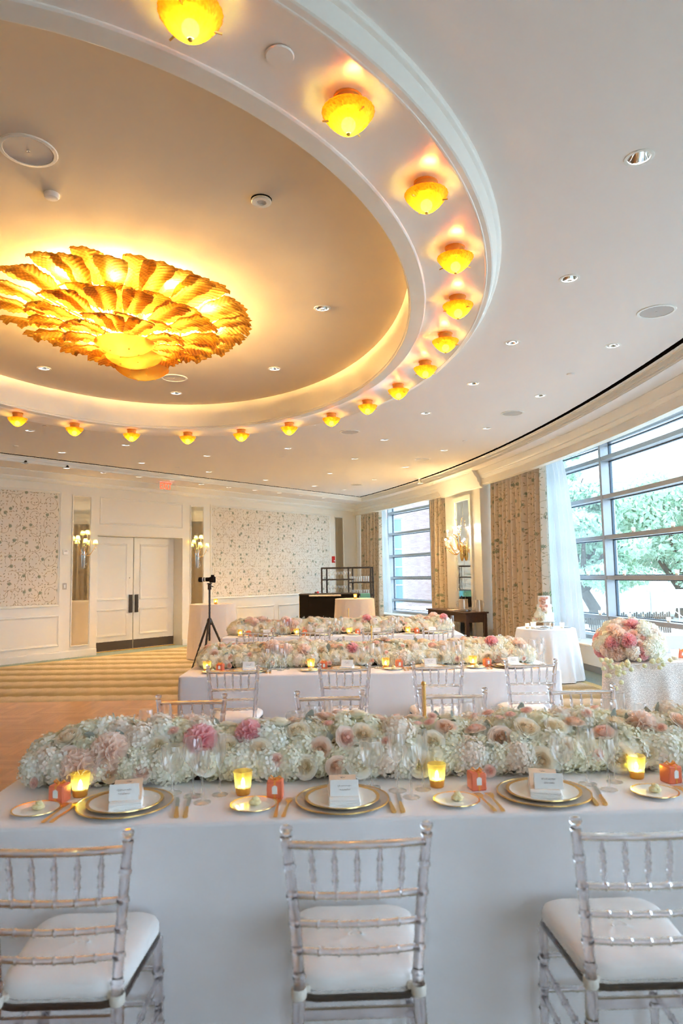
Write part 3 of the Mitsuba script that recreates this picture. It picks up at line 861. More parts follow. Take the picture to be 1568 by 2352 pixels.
# brass frame: oval hoops, spokes, ceiling plate
fr = []
for kk, z in ((0.62, 4.00), (0.44, 3.92), (0.24, 3.84)):
    fr.append(tube([np.r_[oval(t, kk)[0], z] for t in np.linspace(0, 2 * PI, 48)], 0.008, 6))
for t in np.arange(10) * 2 * PI / 10:
    fr.append(tube([np.r_[oval(t, 0.66)[0], 4.00], np.r_[oval(t, 0.44)[0], 3.92], np.r_[oval(t, 0.20)[0], 3.84], np.r_[oval(t, 0.10)[0], 4.11]], 0.006, 6))
part(CH, 'brass_frame', cat(fr), 'mat_brass')
pl = np.array([oval(t, 0.12)[0] for t in np.linspace(0, 2 * PI, 40)[:-1]])
part(CH, 'ceiling_plate', prism(pl, 0.03, Z_D - 0.03), 'mat_brass')
for t in np.arange(12) * 2 * PI / 12 + 0.2:
    p, _ = oval(t, 0.74)
    bulb(CH, (p[0], p[1], 4.045), 0.028, WARM * CHAN_L, 2.0)
for t in np.arange(7) * 2 * PI / 7:
    p, _ = oval(t, 0.30)
    bulb(CH, (p[0], p[1], 3.955), 0.026, WARM * CHAN_L * 0.55, 2.0)
for off in (-0.06, 0.32, 0.70):
    p = CC + crot @ np.array([0.0, off])
    bulb(CH, (p[0], p[1], 3.755), 0.016, WARM * CHAN_L * 0.45, 1.0)

# ---- EXIT sign hanging from the soffit
E0 = wpt(3.28, 0.62, 3.60)
k = thing('exit_sign', 'hanging EXIT sign with glowing red letters above the double door', 'exit sign')
Mx = np.eye(4)
Mx[:3, 0], Mx[:3, 1], Mx[:3, 2], Mx[:3, 3] = np.r_[WD, 0], (0, 0, 1), np.r_[WN, 0], E0
put(k, dictof(moved(cbox(-0.17, 0.17, -0.02, 0.16, -0.004, 0.004, 0.002), Mx), 'mat_pane', False))
tmesh = meshkit.text_mesh('EXIT', 0.135, 0.006, True)
tmesh.apply_translation((-tmesh.bounds[:, 0].mean(), 0.005, 0))
tmesh.apply_scale((0.30 / np.ptp(tmesh.bounds[:, 0]), 1, 1))
put(k + '__letters', {**dictof(moved(tmesh, Mx @ mat4(0, 0, 0.005)), 'mat_red', False), 'emitter': glow(2.6, 0.10, 0.04, 1.0)})
part(k, 'housing', moved(cbox(-0.18, 0.18, 0.145, 0.162, -0.03, 0.03, 0.003), Mx), 'mat_steel', False)

# ---- wall sconces with small shades, in front of the mirrors
def arm(p0, p1, drop, r=0.006, n=12):
    t = np.linspace(0, 1, n)
    P = p0[None] + (p1 - p0)[None] * t[:, None]
    P[:, 2] -= drop * np.sin(PI * t) * (1 - 0.2 * t)
    return tube(P, r, 6)


_shade = lathe([(0.058, 0.0), (0.036, 0.10)], 24)
_crystal = [ball(0.016, (0.02 * math.cos(a), 0.03 + 0.012 * math.sin(a), z), 1, ) for a, z in zip(np.linspace(0, 9, 10), np.linspace(-0.02, -0.33, 10))]
for s, label in ((1.66, 'crystal wall sconce with small yellow shades on the mirror left of the double door'), (4.66, 'crystal wall sconce with small yellow shades on the mirror right of the double door')):
    k = thing('wall_sconce', label, 'wall sconce')
    B = wpt(s, 0.012, 2.12)
    Mw = np.eye(4)
    Mw[:3, 0], Mw[:3, 1], Mw[:3, 2], Mw[:3, 3] = np.r_[WD, 0], np.r_[WN, 0], (0, 0, 1), B

    def W(x, y, z):
        return (Mw @ np.array([x, y, z, 1]))[:3]
    part(k, 'back_plate', moved(lathe([(0, -0.30), (0.012, -0.28), (0.022, -0.12), (0.038, 0.02), (0.030, 0.12), (0.014, 0.20), (0, 0.23)], 14), Mw @ mat4(0, 0.02, 0)), 'mat_chrome')
    part(k, 'crystal_drop', moved(cat([moved(c, mat4(0, 0.05, 0.05)) for c in _crystal]), Mw), 'mat_glass')
    for x, y, z in ((-0.19, 0.10, 0.30), (-0.05, 0.16, 0.24), (0.03, 0.09, 0.42), (0.20, 0.12, 0.22)):
        part(k, 'arm', arm(W(0, 0.04, 0.0), W(x, y, z - 0.03), 0.10), 'mat_gold')
        part(k, 'candle_tube', tube([W(x, y, z - 0.04), W(x, y, z + 0.03)], 0.009, 8), 'mat_wax')
        part(k, 'shade', moved(_shade, Mw @ mat4(x, y, z)), 'mat_shade', True)
        part(k, 'drop', moved(ball(0.014, sub=1, sc=(1, 1, 1.8)), Mw @ mat4(x * 1.0, y, z - 0.09)), 'mat_glass')
        bulb(k, W(x, y, z + 0.05), 0.014, np.array([1, 0.62, 0.24]) * SCONCE_L, 0.6)

# ---- mirrored pilaster and its gilt candle sconce
PHM = 15.45
hw = math.degrees(0.46 / 33.3)
rm = 33.333
k = thing('pilaster_mirror', 'tall two-piece mirror on the pilaster above the dark sideboard', 'mirror')
part(k, 'mirror_pane', arc_sweep([(rm, 0.12), (rm + .006, 0.12), (rm + .006, 3.22), (rm, 3.22)], PHM - hw * .80, PHM - 0.012, 3), 'mat_mirror', False)
part(k, 'mirror_pane', arc_sweep([(rm, 0.12), (rm + .006, 0.12), (rm + .006, 3.22), (rm, 3.22)], PHM + 0.012, PHM + hw * .80, 3), 'mat_mirror', False)
fr = []
for p0, p1 in ((PHM - hw, PHM - hw * .80), (PHM + hw * .80, PHM + hw)):
    fr.append(arc_sweep([(33.30, 0.02), (33.35, 0.02), (33.35, 3.32), (33.30, 3.32)], p0, p1, 2))
fr.append(arc_sweep([(33.30, 3.22), (33.35, 3.22), (33.35, 3.32), (33.30, 3.32)], PHM - hw, PHM + hw, 3))
part(k, 'frame', cat(fr), 'mat_trim', False, label='white frame')
SP = ledge_pt(33.30, PHM, 2.20)
SN = np.array([-math.cos(math.radians(PHM)), -math.sin(math.radians(PHM)), 0])
ST = np.array([-SN[1], SN[0], 0])
Mp = np.eye(4)
Mp[:3, 0], Mp[:3, 1], Mp[:3, 2], Mp[:3, 3] = ST, SN, (0, 0, 1), SP
k = thing('gilt_sconce', 'gilt sconce of bare candle bulbs glowing on the pilaster mirror', 'wall sconce')


def W(x, y, z):
    return (Mp @ np.array([x, y, z, 1]))[:3]


part(k, 'back_plate', moved(lathe([(0, -0.34), (0.03, -0.30), (0.05, -0.22), (0.035, -0.12), (0.05, 0.0), (0.03, 0.08), (0, 0.10)], 16), Mp @ mat4(0, 0.02, 0)), 'mat_gold')
for x, y, z in ((-0.40, 0.14, -0.02), (-0.24, 0.24, 0.20), (-0.10, 0.36, 0.00), (0.0, 0.16, 0.24), (0.13, 0.34, 0.02), (0.24, 0.24, 0.20), (0.40, 0.14, -0.02), (-0.13, 0.14, 0.27), (0.15, 0.14, 0.27)):
    part(k, 'arm', arm(W(0, 0.03, -0.06), W(x, y, z), 0.16, 0.009), 'mat_gold')
    part(k, 'drip_pan', moved(lathe([(0, -0.012), (0.012, -0.01), (0.036, 0.004), (0.034, 0.008), (0, 0.004)], 14), Mp @ mat4(x, y, z)), 'mat_gold')
    part(k, 'candle_tube', tube([W(x, y, z), W(x, y, z + 0.13)], 0.011, 8), 'mat_wax')
    bulb(k, W(x, y, z + 0.158), 0.022, np.array([1, 0.72, 0.36]) * GILT_L, 0.8)
    part(k, 'drop', moved(ball(0.015, sub=1, sc=(1, 1, 1.8)), Mp @ mat4(x, y, z - 0.05)), 'mat_glass')
for sx in (-1, 1):
    st = [tube([W(0, 0.05, 0.0), W(0.05 * sx, 0.06, 0.30), W(0.15 * sx, 0.07, 0.60)], 0.005, 6)]
    for j in range(9):
        st.append(ball(0.013, W(sx * (0.055 + 0.012 * j + 0.012 * (-1) ** j), 0.07, 0.34 + 0.034 * j), 1, (1, 1, 1)))
    part(k, 'wheat_spray', cat(st), 'mat_gold')
# ================================================================ chairs
def solidify(m):
    if m.volume < 0:
        m.invert()
    return m


def node_tube(p0, p1, r, nodes, n=10, bow=None, steps=26, swell=0.35, taper=None):
    """a turned stick with bamboo rings at the fractions in nodes"""
    p0, p1 = np.array(p0, float), np.array(p1, float)
    t = np.unique(np.concatenate([np.linspace(0, 1, steps)] + [np.array([f - .012, f - .006, f, f + .006, f + .012]) for f in nodes]))
    t = t[(t >= 0) & (t <= 1)]
    P = p0 + (p1 - p0) * t[:, None]
    if bow is not None:
        P = P + np.array(bow)[None] * (4 * t * (1 - t))[:, None]
    rad = np.full(len(t), r)
    if taper is not None:
        rad = r * np.interp(t, *taper)
    for f in nodes:
        rad = rad * (1 + swell * np.exp(-((t - f) / 0.011) ** 2))
    return solidify(tube(P, rad, n))


def post_mesh(sx):
    P = np.array([(sx * .186, -.245, 0.0), (sx * .175, -.215, .25), (sx * .165, -.200, .44), (sx * .163, -.198, .50), (sx * .172, -.203, .64), (sx * .186, -.214, .80), (sx * .1945, -.222, .875)])
    z = np.unique(np.concatenate([np.linspace(0, .875, 40)] + [np.array([f - .008, f - .004, f, f + .004, f + .008]) for f in (.20, .36, .505, .575, .648, .724, .80)]))
    path = np.stack([np.interp(z, P[:, 2], P[:, 0]), np.interp(z, P[:, 2], P[:, 1]), z], -1)
    rad = np.interp(z, [0, .05, .44, .5, .875], [.0125, .0155, .0175, .0150, .0140])
    for f in (.20, .36, .505, .575, .648, .724, .80):
        rad = rad + .0042 * np.exp(-((z - f) / .006) ** 2)
    top = path[-1]
    fin = [(.000, .0140), (.004, .0165), (.009, .0165), (.012, .0110), (.017, .0100), (.021, .0150), (.028, .0180), (.035, .0160), (.039, .0080)]
    path = np.vstack([path] + [top + np.array([sx * .0002, -.0002, h + .001]) for h, _ in fin])
    rad = np.r_[rad, [q for _, q in fin]]
    return solidify(tube(path, rad, 12))


def seat_outline(front, back, y0, y1, rc, grow=0.0):
    p = Polygon([(-back, y0), (back, y0), (front, y1), (-front, y1)]).buffer(-rc).buffer(rc + grow, 8)
    return np.array(p.exterior.coords)[:-1]


def resample(p, n):
    q = np.vstack([p, p[:1]])
    s = np.r_[0, np.cumsum(np.linalg.norm(np.diff(q, axis=0), axis=1))]
    t = np.linspace(0, s[-1], n, endpoint=False)
    return np.stack([np.interp(t, s, q[:, 0]), np.interp(t, s, q[:, 1])], -1)


def stack_rings(rings, cap=True):
    """closed solid from outlines (points, z)"""
    P = np.stack([np.c_[p, np.full(len(p), z)] for p, z in rings])
    m = grid(P, closed_v=True)
    if cap:
        n = P.shape[1]
        v = np.vstack([m.vertices, P[0].mean(0), P[-1].mean(0)])
        j = np.arange(n)
        a, b = len(m.vertices), len(m.vertices) + 1
        last = (len(P) - 1) * n
        f0 = np.stack([j * 0 + a, (j + 1) % n, j], 1)
        f1 = np.stack([j * 0 + b, last + j, last + (j + 1) % n], 1)
        m = tm(v, np.vstack([m.faces, f0, f1]))
    return solidify(m)


def ring_set(p, prof):
    """shrink an outline about its centre: prof rows (inset in metres, z)"""
    c = p.mean(0)
    d = p - c
    L = np.linalg.norm(d, axis=1, keepdims=True)
    return [(c + d * np.maximum(1 - i / L, 0.02), z) for i, z in prof]


so = resample(seat_outline(.200, .175, -.205, .205, .06), 48)
seat_m = stack_rings(ring_set(so, [(.010, .438), (.002, .440), (0, .443), (0, .452), (.003, .455), (.010, .456)]))
co = resample(seat_outline(.197, .168, -.190, .208, .075), 64)
cr = ring_set(co, [(.02, .4575), (.004, .459), (-.003, .468), (-.003, .488), (.004, .500), (.022, .509), (.06, .515), (.12, .518), (.17, .519)])
cush = stack_rings(cr)
v = cush.vertices.copy()
wr = meshkit.noise(v * np.array([60, 14, 1.0]), 3) - 0.5
v[:, 2] += np.where(v[:, 2] > .49, wr * 0.006 * np.exp(-((v[:, 1] + .13) / .09) ** 2) + 0.0015 * (meshkit.noise(v * 25, 5) - .5), 0)
cush = tm(v, cush.faces)
AC = 'mat_acrylic'
prin('mat_strap', (0.70, 0.65, 0.58), 0.8, specular=0.1)
CHAIR = [('seat', dictof(seat_m, AC, 30)), ('cushion', dictof(cush, 'mat_cushion', True))]
for i, sx in enumerate((-1, 1)):
    sfx = '' if i == 0 else '_001'
    strap = lathe([(.0185, .450), (.0205, .453), (.0210, .465), (.0205, .475), (.0185, .478)], 14)
    strap.apply_translation((sx * .1645, -.199, 0))
    bridge = cbox(sx * .15 - .016, sx * .15 + .016, -.195, -.16, .458, .476, .004)
    CHAIR.append((f'cushion__strap{sfx}', dictof(cat([strap, bridge]), 'mat_strap', 30)))
    CHAIR.append((f'back_post{sfx}', dictof(post_mesh(sx), AC, 40)))
    CHAIR.append((f'front_leg{sfx}', dictof(node_tube((sx * .178, .186, .428), (sx * .186, .200, 0), .0165, (.25, .45, .62, .8), taper=([0, 1], [1, .75])), AC, 40)))
rl = [(.862, .190, -.221, .0112), (.724, .179, -.208, .0100), (.648, .172, -.204, .0092), (.575, .167, -.201, .0092)]
for i, (z, x, y, r) in enumerate(rl):
    nodes = (.18, .34, .5, .66, .82) if i else ()
    CHAIR.append((f'back_rail{"_%03d" % i if i else ""}', dictof(node_tube((-x, y, z), (x, y, z), r, nodes, 10, (0, -.016, 0)), AC, 40)))
for i in range(5):
    f = (i + 1) / 6
    xt, xb = .190 * (2 * f - 1), .179 * (2 * f - 1)
    bt = -.016 * 4 * f * (1 - f)
    CHAIR.append((f'spindle{"_%03d" % i if i else ""}', dictof(node_tube((xb, -.208 + bt, .730), (xt, -.221 + bt, .855), .0078, (.28, .5, .72), 8, None, 16, .30, ([0, .28, .72, 1], [.5, 1, 1, .5])), AC, 40)))
st = []
for sx in (-1, 1):
    st += [((sx * .176, -.21, .30), (sx * .181, .193, .30)), ((sx * .178, -.222, .20), (sx * .182, .195, .20))]
st += [((-.181, .192, .33), (.181, .192, .33)), ((-.182, .195, .22), (.182, .195, .22)), ((-.172, -.213, .26), (.172, -.213, .26))]
for i, (a, b) in enumerate(st):
    CHAIR.append((f'stretcher{"_%03d" % i if i else ""}', dictof(node_tube(a, b, .0088, (.3, .5, .7), 8, None, 12), AC, 40)))
CHAIR.append(('seat_rail', dictof(solidify(cbox(-.152, .152, -.206, -.192, .392, .424, .003)), AC, False)))


def chair(x, y, rz, label, group=None):
    return place(CHAIR, 'chiavari_chair', label, 'chair', mat4(x, y, 0, rz), group)


NEAR = ('the left', 'the middle', 'the right')
for x, y, r, lab in ((-.80, 2.165, .02, 'clear acrylic chair with a white seat pad, at the bottom left, nearest the camera'), (.02, 2.185, .03, 'clear acrylic chair with a white seat pad, at the bottom centre before the front table'),
                     (.83, 2.21, .02, 'clear acrylic chair with a white seat pad, at the bottom right before the front table')):
    chair(x, y, r, lab)
ORD = ['first', 'second', 'third', 'fourth', 'fifth', 'sixth', 'seventh', 'eighth']
for i, (x, y) in enumerate(((-.90, 3.90), (-.085, 3.95), (.65, 3.95), (1.45, 4.03))):
    chair(x, y, PI + .02, f'clear acrylic chair on the far side of the front table, {ORD[i]} from the left')
for i, (x, y) in enumerate(((-.87, 5.64), (.0, 5.66), (.735, 5.68), (1.47, 5.70))):
    chair(x, y, .01, f'clear acrylic chair with a white seat pad before the middle table, {ORD[i]} from the left')
for i, (x, y) in enumerate(((-1.0, 7.52), (-.2, 7.52), (.6, 7.52), (1.55, 7.50))):
    chair(x, y, PI, f'clear acrylic chair mostly hidden behind the flowers of the middle table, {ORD[i]} from the left')
for i, (x, y) in enumerate(((-1.11, 9.22), (-.37, 9.18), (.44, 9.05), (1.22, 9.13))):
    chair(x, y, 0, f'clear acrylic chair before the rear table, {ORD[i]} from the left')


# ================================================================ cloth-covered tables
def drape_cloth(out, ztop, zbot, amp, flare, freq, seed, rows=16, round_r=0.014, wave=1.0):
    """a cloth over an outline: flat top, rounded edge, skirt with folds that widen downwards"""
    n = len(out)
    c = out.mean(0)
    nxt, prv = np.roll(out, -1, 0), np.roll(out, 1, 0)
    tg = nxt - prv
    nn = np.stack([tg[:, 1], -tg[:, 0]], -1)
    nn /= np.linalg.norm(nn, axis=1, keepdims=True)
    if ((out - c) * nn).sum() < 0:
        nn = -nn
    s = np.r_[0, np.cumsum(np.linalg.norm(np.diff(np.vstack([out, out[:1]]), axis=0), axis=1))]
    total = s[-1]
    s = s[:-1] / total
    r = np.random.default_rng(seed)
    k0 = max(3, int(freq * total))
    w = np.zeros(n)
    for k, a in ((k0, 1.0), (int(k0 * 1.7) + 1, .45), (int(k0 * 0.55) + 1, .6)):
        w += a * np.sin(2 * PI * (k * s) + r.uniform(0, 6) + 0.8 * np.sin(2 * PI * (s * 3 + r.uniform(0, 1))))
    rings = [(c + (out - c) * f, np.full(n, ztop)) for f in (0.02, .5, .9)]
    rings.append((out - nn * round_r, np.full(n, ztop)))
    for t in (0.35, 0.7, 1.0):
        rings.append((out - nn * round_r * (1 - math.sin(t * PI / 2)), np.full(n, ztop - round_r * (1 - math.cos(t * PI / 2)))))
    for i in range(1, rows + 1):
        k = i / rows
        z = ztop - round_r - (ztop - round_r - zbot) * k
        d = flare * k + amp * w * min(1.0, k * 1.6) * wave
        rings.append((out + nn * d[:, None], np.full(n, z)))
    P = np.stack([np.c_[p, z] for p, z in rings])
    m = grid(P, closed_v=True)
    if m.face_normals[0, 2] < 0:
        m.invert()
    return m


def rect_out(x0, x1, y0, y1, rz, rc=.02, n=260):
    p = np.array(sbox(x0, y0, x1, y1).buffer(-rc).buffer(rc, 6).exterior.coords)[:-1]
    p = resample(p, n)
    cx, cy = (x0 + x1) / 2, (y0 + y1) / 2
    c, s_ = math.cos(rz), math.sin(rz)
    return (p - [cx, cy]) @ np.array([[c, s_], [-s_, c]]) + [cx, cy]


TABLES = [('front', -1.40, 1.88, 2.46, 3.64, .033), ('middle', -1.43, 1.86, 5.95, 7.14, .016), ('rear', -1.70, 1.66, 9.54, 10.72, -.003)]
for nm, x0, x1, y0, y1, rz in TABLES:
    k = thing('banquet_table', f'long {nm} table under a white floor-length cloth with a flower garland along it', 'table')
    part(k, 'tablecloth', drape_cloth(rect_out(x0, x1, y0, y1, rz), .760, .012, .006, .022, 1.5, 11 + len(nm)), 'mat_cloth', True)
    part(k, 'tabletop', moved(box(-(x1 - x0) / 2 + .03, (x1 - x0) / 2 - .03, -.56, .56, .72, .748), mat4((x0 + x1) / 2, (y0 + y1) / 2, 0, rz)), 'mat_plain_wall', False)
    for sx in (-1, 1):
        for sy in (-1, 1):
            part(k, 'leg', moved(cyl(.016, 0, .72, sx * 1.35, sy * .45, 8), mat4((x0 + x1) / 2, (y0 + y1) / 2, 0, rz)), 'mat_steel')


def round_out(x, y, r, n=160):
    a = np.arange(n) * 2 * PI / n
    return np.stack([x + r * np.cos(a), y + r * np.sin(a)], -1)


def round_table(name, x, y, r, h, label, mat, seed, amp=.014, flare=.06, cat_='table', freq=4.0):
    k = thing(name, label, cat_)
    part(k, 'tablecloth', drape_cloth(round_out(x, y, r), h, .012, amp, flare, freq, seed, 18), mat, True)
    part(k, 'tabletop', cyl(r - .02, h - .035, h - .012, x, y, 24), 'mat_plain_wall')
    part(k, 'pedestal', cyl(.04, 0, h - .035, x, y, 12), 'mat_steel')
    return k


prin('mat_cloth_blush', (0.80, 0.69, 0.60), 0.8, specular=0.1, sheen=0.3)
prin('mat_cloth_white', (0.84, 0.86, 0.88), 0.75, specular=0.15, sheen=0.3)


def sequin_tex(p, n, uv):
    g = mikit.cell_rand(p.x * 170, p.y * 170, p.z * 170)
    return mikit.mix((0.50, 0.42, 0.36), (0.86, 0.78, 0.71), g * g)


def sequin_bump(p, n, uv):
    return 0.0016 * n_(p.x * 260, p.y * 260, p.z * 260)


scene['mat_sequin'] = {'type': 'twosided', 'bsdf': {'type': 'principled', 'base_color': mikit.proc(sequin_tex), 'roughness': 0.38, 'metallic': 0.25, 'specular': 0.6}}
round_table('cocktail_table', -2.62, 13.85, .455, 1.07, 'tall round table under a blush cloth left, behind the tripod camera', 'mat_cloth_blush', 21, .012, .05)
round_table('cocktail_table', .26, 15.3, .435, 1.08, 'tall round table under a blush cloth before the black bar', 'mat_cloth_blush', 33, .012, .045)
round_table('cake_table', 3.04, 10.40, .43, .76, 'round table under a white cloth carrying the wedding cake', 'mat_cloth_white', 41, .030, .085)
# sequined sweetheart table on the right
so2 = np.array(Polygon([(2.32, 6.28), (2.66, 6.98), (4.05, 7.04), (4.05, 6.28)]).buffer(-.07).buffer(.07, 10).exterior.coords)[:-1]
k = thing('sweetheart_table', 'sequinned beige table at the right edge with a bouquet spilling over its corner', 'table')
part(k, 'tablecloth', drape_cloth(resample(so2, 220), .762, .012, .012, .05, 3.2, 57, 18), 'mat_sequin', True)
part(k, 'tabletop', box(2.68, 3.97, 6.36, 6.92, .72, .748), 'mat_plain_wall', False)
part(k, 'leg', cyl(.02, 0, .72, 2.75, 6.66, 8), 'mat_steel')
part(k, 'leg', cyl(.02, 0, .72, 3.75, 6.66, 8), 'mat_steel')
# ================================================================ flowers
def patch_join(patches):
    vs, fs, cs, o = [], [], [], 0
    for P, col in patches:
        n, m = P.shape[:2]
        i, j = np.meshgrid(np.arange(n - 1), np.arange(m - 1), indexing='ij')
        q = np.stack([i * m + j, (i + 1) * m + j, (i + 1) * m + j + 1, i * m + j + 1], -1).reshape(-1, 4)
        vs.append(P.reshape(-1, 3))
        cs.append(np.broadcast_to(col, P.shape).reshape(-1, 3))
        fs.append(np.vstack([q[:, [0, 1, 2]], q[:, [0, 2, 3]]]) + o)
        o += n * m
    return trimesh.Trimesh(np.vstack(vs), np.vstack(fs), process=False), np.vstack(cs)


def rose(r, inner, outer, seed, layers=7, open_=1.0, nt=5, nv=6):
    q = np.random.default_rng(seed)
    pats = []
    counts = [3, 4, 5, 5, 6, 6, 6][:layers]
    n = len(counts)
    for j, c in enumerate(counts):
        f = (j + 0.6) / (n - 0.4)
        Rj = r * (0.08 + 0.92 * f ** 0.95)
        Hj = r * (0.46 - 0.30 * f ** 2.0 * open_)
        a0 = q.uniform(0, 6.28)
        for i in range(c):
            a = a0 + 2 * PI * i / c + q.uniform(-.15, .15)
            half = PI / c * 1.75
            t = np.linspace(0, 1, nt)[:, None]
            v = np.linspace(-1, 1, nv)[None]
            edge = t * (1 - 0.16 * np.abs(v) ** 3)
            cup = 0.55 if f < .6 else 0.25
            rho = Rj * (cup + (1 - cup) * edge ** 0.6) * (1 + 0.05 * np.sin(v * 4 + a * 3) * edge) + r * .02 * v
            z = -0.22 * r * (1 - .5 * (1 - f)) + (Hj + 0.22 * r * (1 - .5 * (1 - f))) * edge ** .9 - 0.14 * r * f * np.clip(edge - .72, 0, 1) ** 1.2 * 4 + 0.04 * r * np.sin(v * 5 + a) * edge
            th = a + half * v * (0.55 + 0.45 * edge)
            P = np.stack([rho * np.cos(th), rho * np.sin(th), z], -1)
            k = np.clip(f * 0.8 + 0.25 * edge, 0, 1)[..., None]
            pats.append((P, np.array(inner) * (1 - k) + np.array(outer) * k))
    m, col = patch_join(pats)
    b = ball(r * .17, (0, 0, r * .22), 1)
    m2 = trimesh.Trimesh(np.vstack([m.vertices, b.vertices]), np.vstack([m.faces, b.faces + len(m.vertices)]), process=False)
    return m2, np.vstack([col, np.tile(np.array(inner) * .97, (len(b.vertices), 1))])


def peony(r, inner, outer, seed, n=64):
    q = np.random.default_rng(seed)
    pats = []
    for i in range(n):
        z = 1 - 1.25 * (i + 0.5) / n
        th = i * 2.39996
        d = np.array([math.sqrt(max(0, 1 - z * z)) * math.cos(th), math.sqrt(max(0, 1 - z * z)) * math.sin(th), z])
        side = np.cross(d, [0.1, 0.2, 1.0])
        side /= np.linalg.norm(side)
        upv = np.cross(side, d)
        w = r * q.uniform(.26, .40)
        s = np.linspace(-1, 1, 5)[None]
        t = np.linspace(0, 1, 4)[:, None]
        tw = q.uniform(-1.2, 1.2)
        sd = side * math.cos(tw) + upv * math.sin(tw)
        ud = np.cross(d, sd)
        rad = r * (0.45 + 0.55 * t) * (1 + 0.07 * np.sin(s * 6 + i) * t)
        P = d[None, None] * rad[..., None] + sd[None, None] * (w * s * (0.5 + 0.6 * t))[..., None] + ud[None, None] * (w * 0.55 * (s ** 2 - .3) * t + r * .05 * np.sin(s * 7 + i * 2) * t)[..., None]
        k = np.broadcast_to(np.clip(0.2 + .8 * t + 0 * s, 0, 1) * q.uniform(.75, 1), P.shape[:2])[..., None]
        pats.append((P, np.array(inner) * (1 - k) + np.array(outer) * k))
    m, col = patch_join(pats)
    b = ball(r * .52, sub=1)
    return trimesh.Trimesh(np.vstack([m.vertices, b.vertices]), np.vstack([m.faces, b.faces + len(m.vertices)]), process=False), np.vstack([col, np.tile(np.array(inner), (len(b.vertices), 1))])


def hydrangea(r, c0, c1, seed, n=80, low=-0.35):
    q = np.random.default_rng(seed)
    vs, fs, cs, o = [], [], [], 0
    for i in range(n):
        z = 1 - (1 - low) * (i + 0.5) / n
        th = i * 2.39996 + q.uniform(-.2, .2)
        d = np.array([math.sqrt(max(0, 1 - z * z)) * math.cos(th), math.sqrt(max(0, 1 - z * z)) * math.sin(th), z])
        d = d + q.normal(0, .12, 3)
        d /= np.linalg.norm(d)
        side = np.cross(d, q.normal(0, 1, 3))
        side /= np.linalg.norm(side)
        u2 = np.cross(d, side)
        c = d * r * q.uniform(.86, 1.06)
        a = r * q.uniform(.20, .27)
        col = np.array(c0) + (np.array(c1) - np.array(c0)) * q.uniform(0, 1)
        for kx, ky in ((side, u2), (u2, -side), (-side, -u2), (-u2, side)):
            dia = (kx + ky) * .7071
            lift = a * q.uniform(-.15, .4)
            P = np.array([c, c + (kx * .80 + ky * .18) * a + d * lift * .5, c + dia * a * 1.15 + d * lift, c + (ky * .80 + kx * .18) * a + d * lift * .5])
            vs.append(P)
            fs.append(np.array([[0, 1, 2], [0, 2, 3]]) + o)
            cs.append(np.stack([col * .86, col, col * 1.03, col]))
            o += 4
    b = ball(r * .80, sub=2)
    vs.append(np.array(b.vertices))
    fs.append(np.array(b.faces) + o)
    cs.append(np.tile(np.array(c0) * .94, (len(b.vertices), 1)))
    return trimesh.Trimesh(np.vstack(vs), np.vstack(fs), process=False), np.clip(np.vstack(cs), 0, .97)


def leaf_flat(L, W, seed):
    u, v = np.meshgrid(np.linspace(0, 1, 9), np.linspace(-1, 1, 5), indexing='ij')
    w = W * np.sin(PI * np.clip(u, .03, .98)) ** .8 * (1 + .12 * np.sin(u * 30))
    return grid(np.stack([L * u, v * w, .12 * L * np.sin(u * 2) + .25 * W * np.abs(v)], -1))


def fl(mc, smooth=True):
    return dictof(mc[0], 'mat_flower' if smooth else 'mat_hydrangea', smooth, color=mc[1])


CREAM, IVORY, BLUSH, PINK, PEACH, ROSEP = (.97, .93, .78), (.97, .95, .87), (.95, .80, .70), (.86, .42, .50), (.90, .62, .42), (.93, .62, .52)
F = {
    'hydrangea': [fl(hydrangea(.068, (.94, .90, .70), (.97, .95, .82), 1), False), fl(hydrangea(.075, (.95, .92, .77), (.97, .96, .88), 2), False), fl(hydrangea(.066, (.94, .90, .69), (.97, .95, .80), 3), False)],
    'pale_hydrangea': [fl(hydrangea(.068, (.94, .82, .70), (.97, .90, .80), 4), False)],
    'garden_rose': [fl(rose(.056, (.93, .80, .56), IVORY, 5)), fl(rose(.060, (.94, .76, .52), (.97, .93, .82), 6)), fl(rose(.052, PEACH, (.95, .84, .74), 7)), fl(rose(.050, ROSEP, (.96, .84, .74), 8))],
    'peony': [fl(peony(.066, (.88, .45, .48), (.94, .64, .64), 9)), fl(peony(.072, (.94, .74, .64), (.97, .86, .77), 10))],
    'spray_rose': [fl(rose(.024, (.90, .58, .48), (.95, .78, .68), 11, 4, .7, 4, 5)), fl(rose(.027, (.90, .58, .48), (.94, .76, .68), 12, 4, .7, 4, 5))],
    'leaf': [dictof(leaf_flat(.062, .017, 1), 'mat_leaf', True)],
}


def grow(key, kind, var, pos, nrm, r, spin=None, sc=1.0):
    M = frame(pos, nrm, [math.cos(spin or 0), math.sin(spin or 0), .05], sc)
    part(key, kind, F[kind][var], None, M=M)


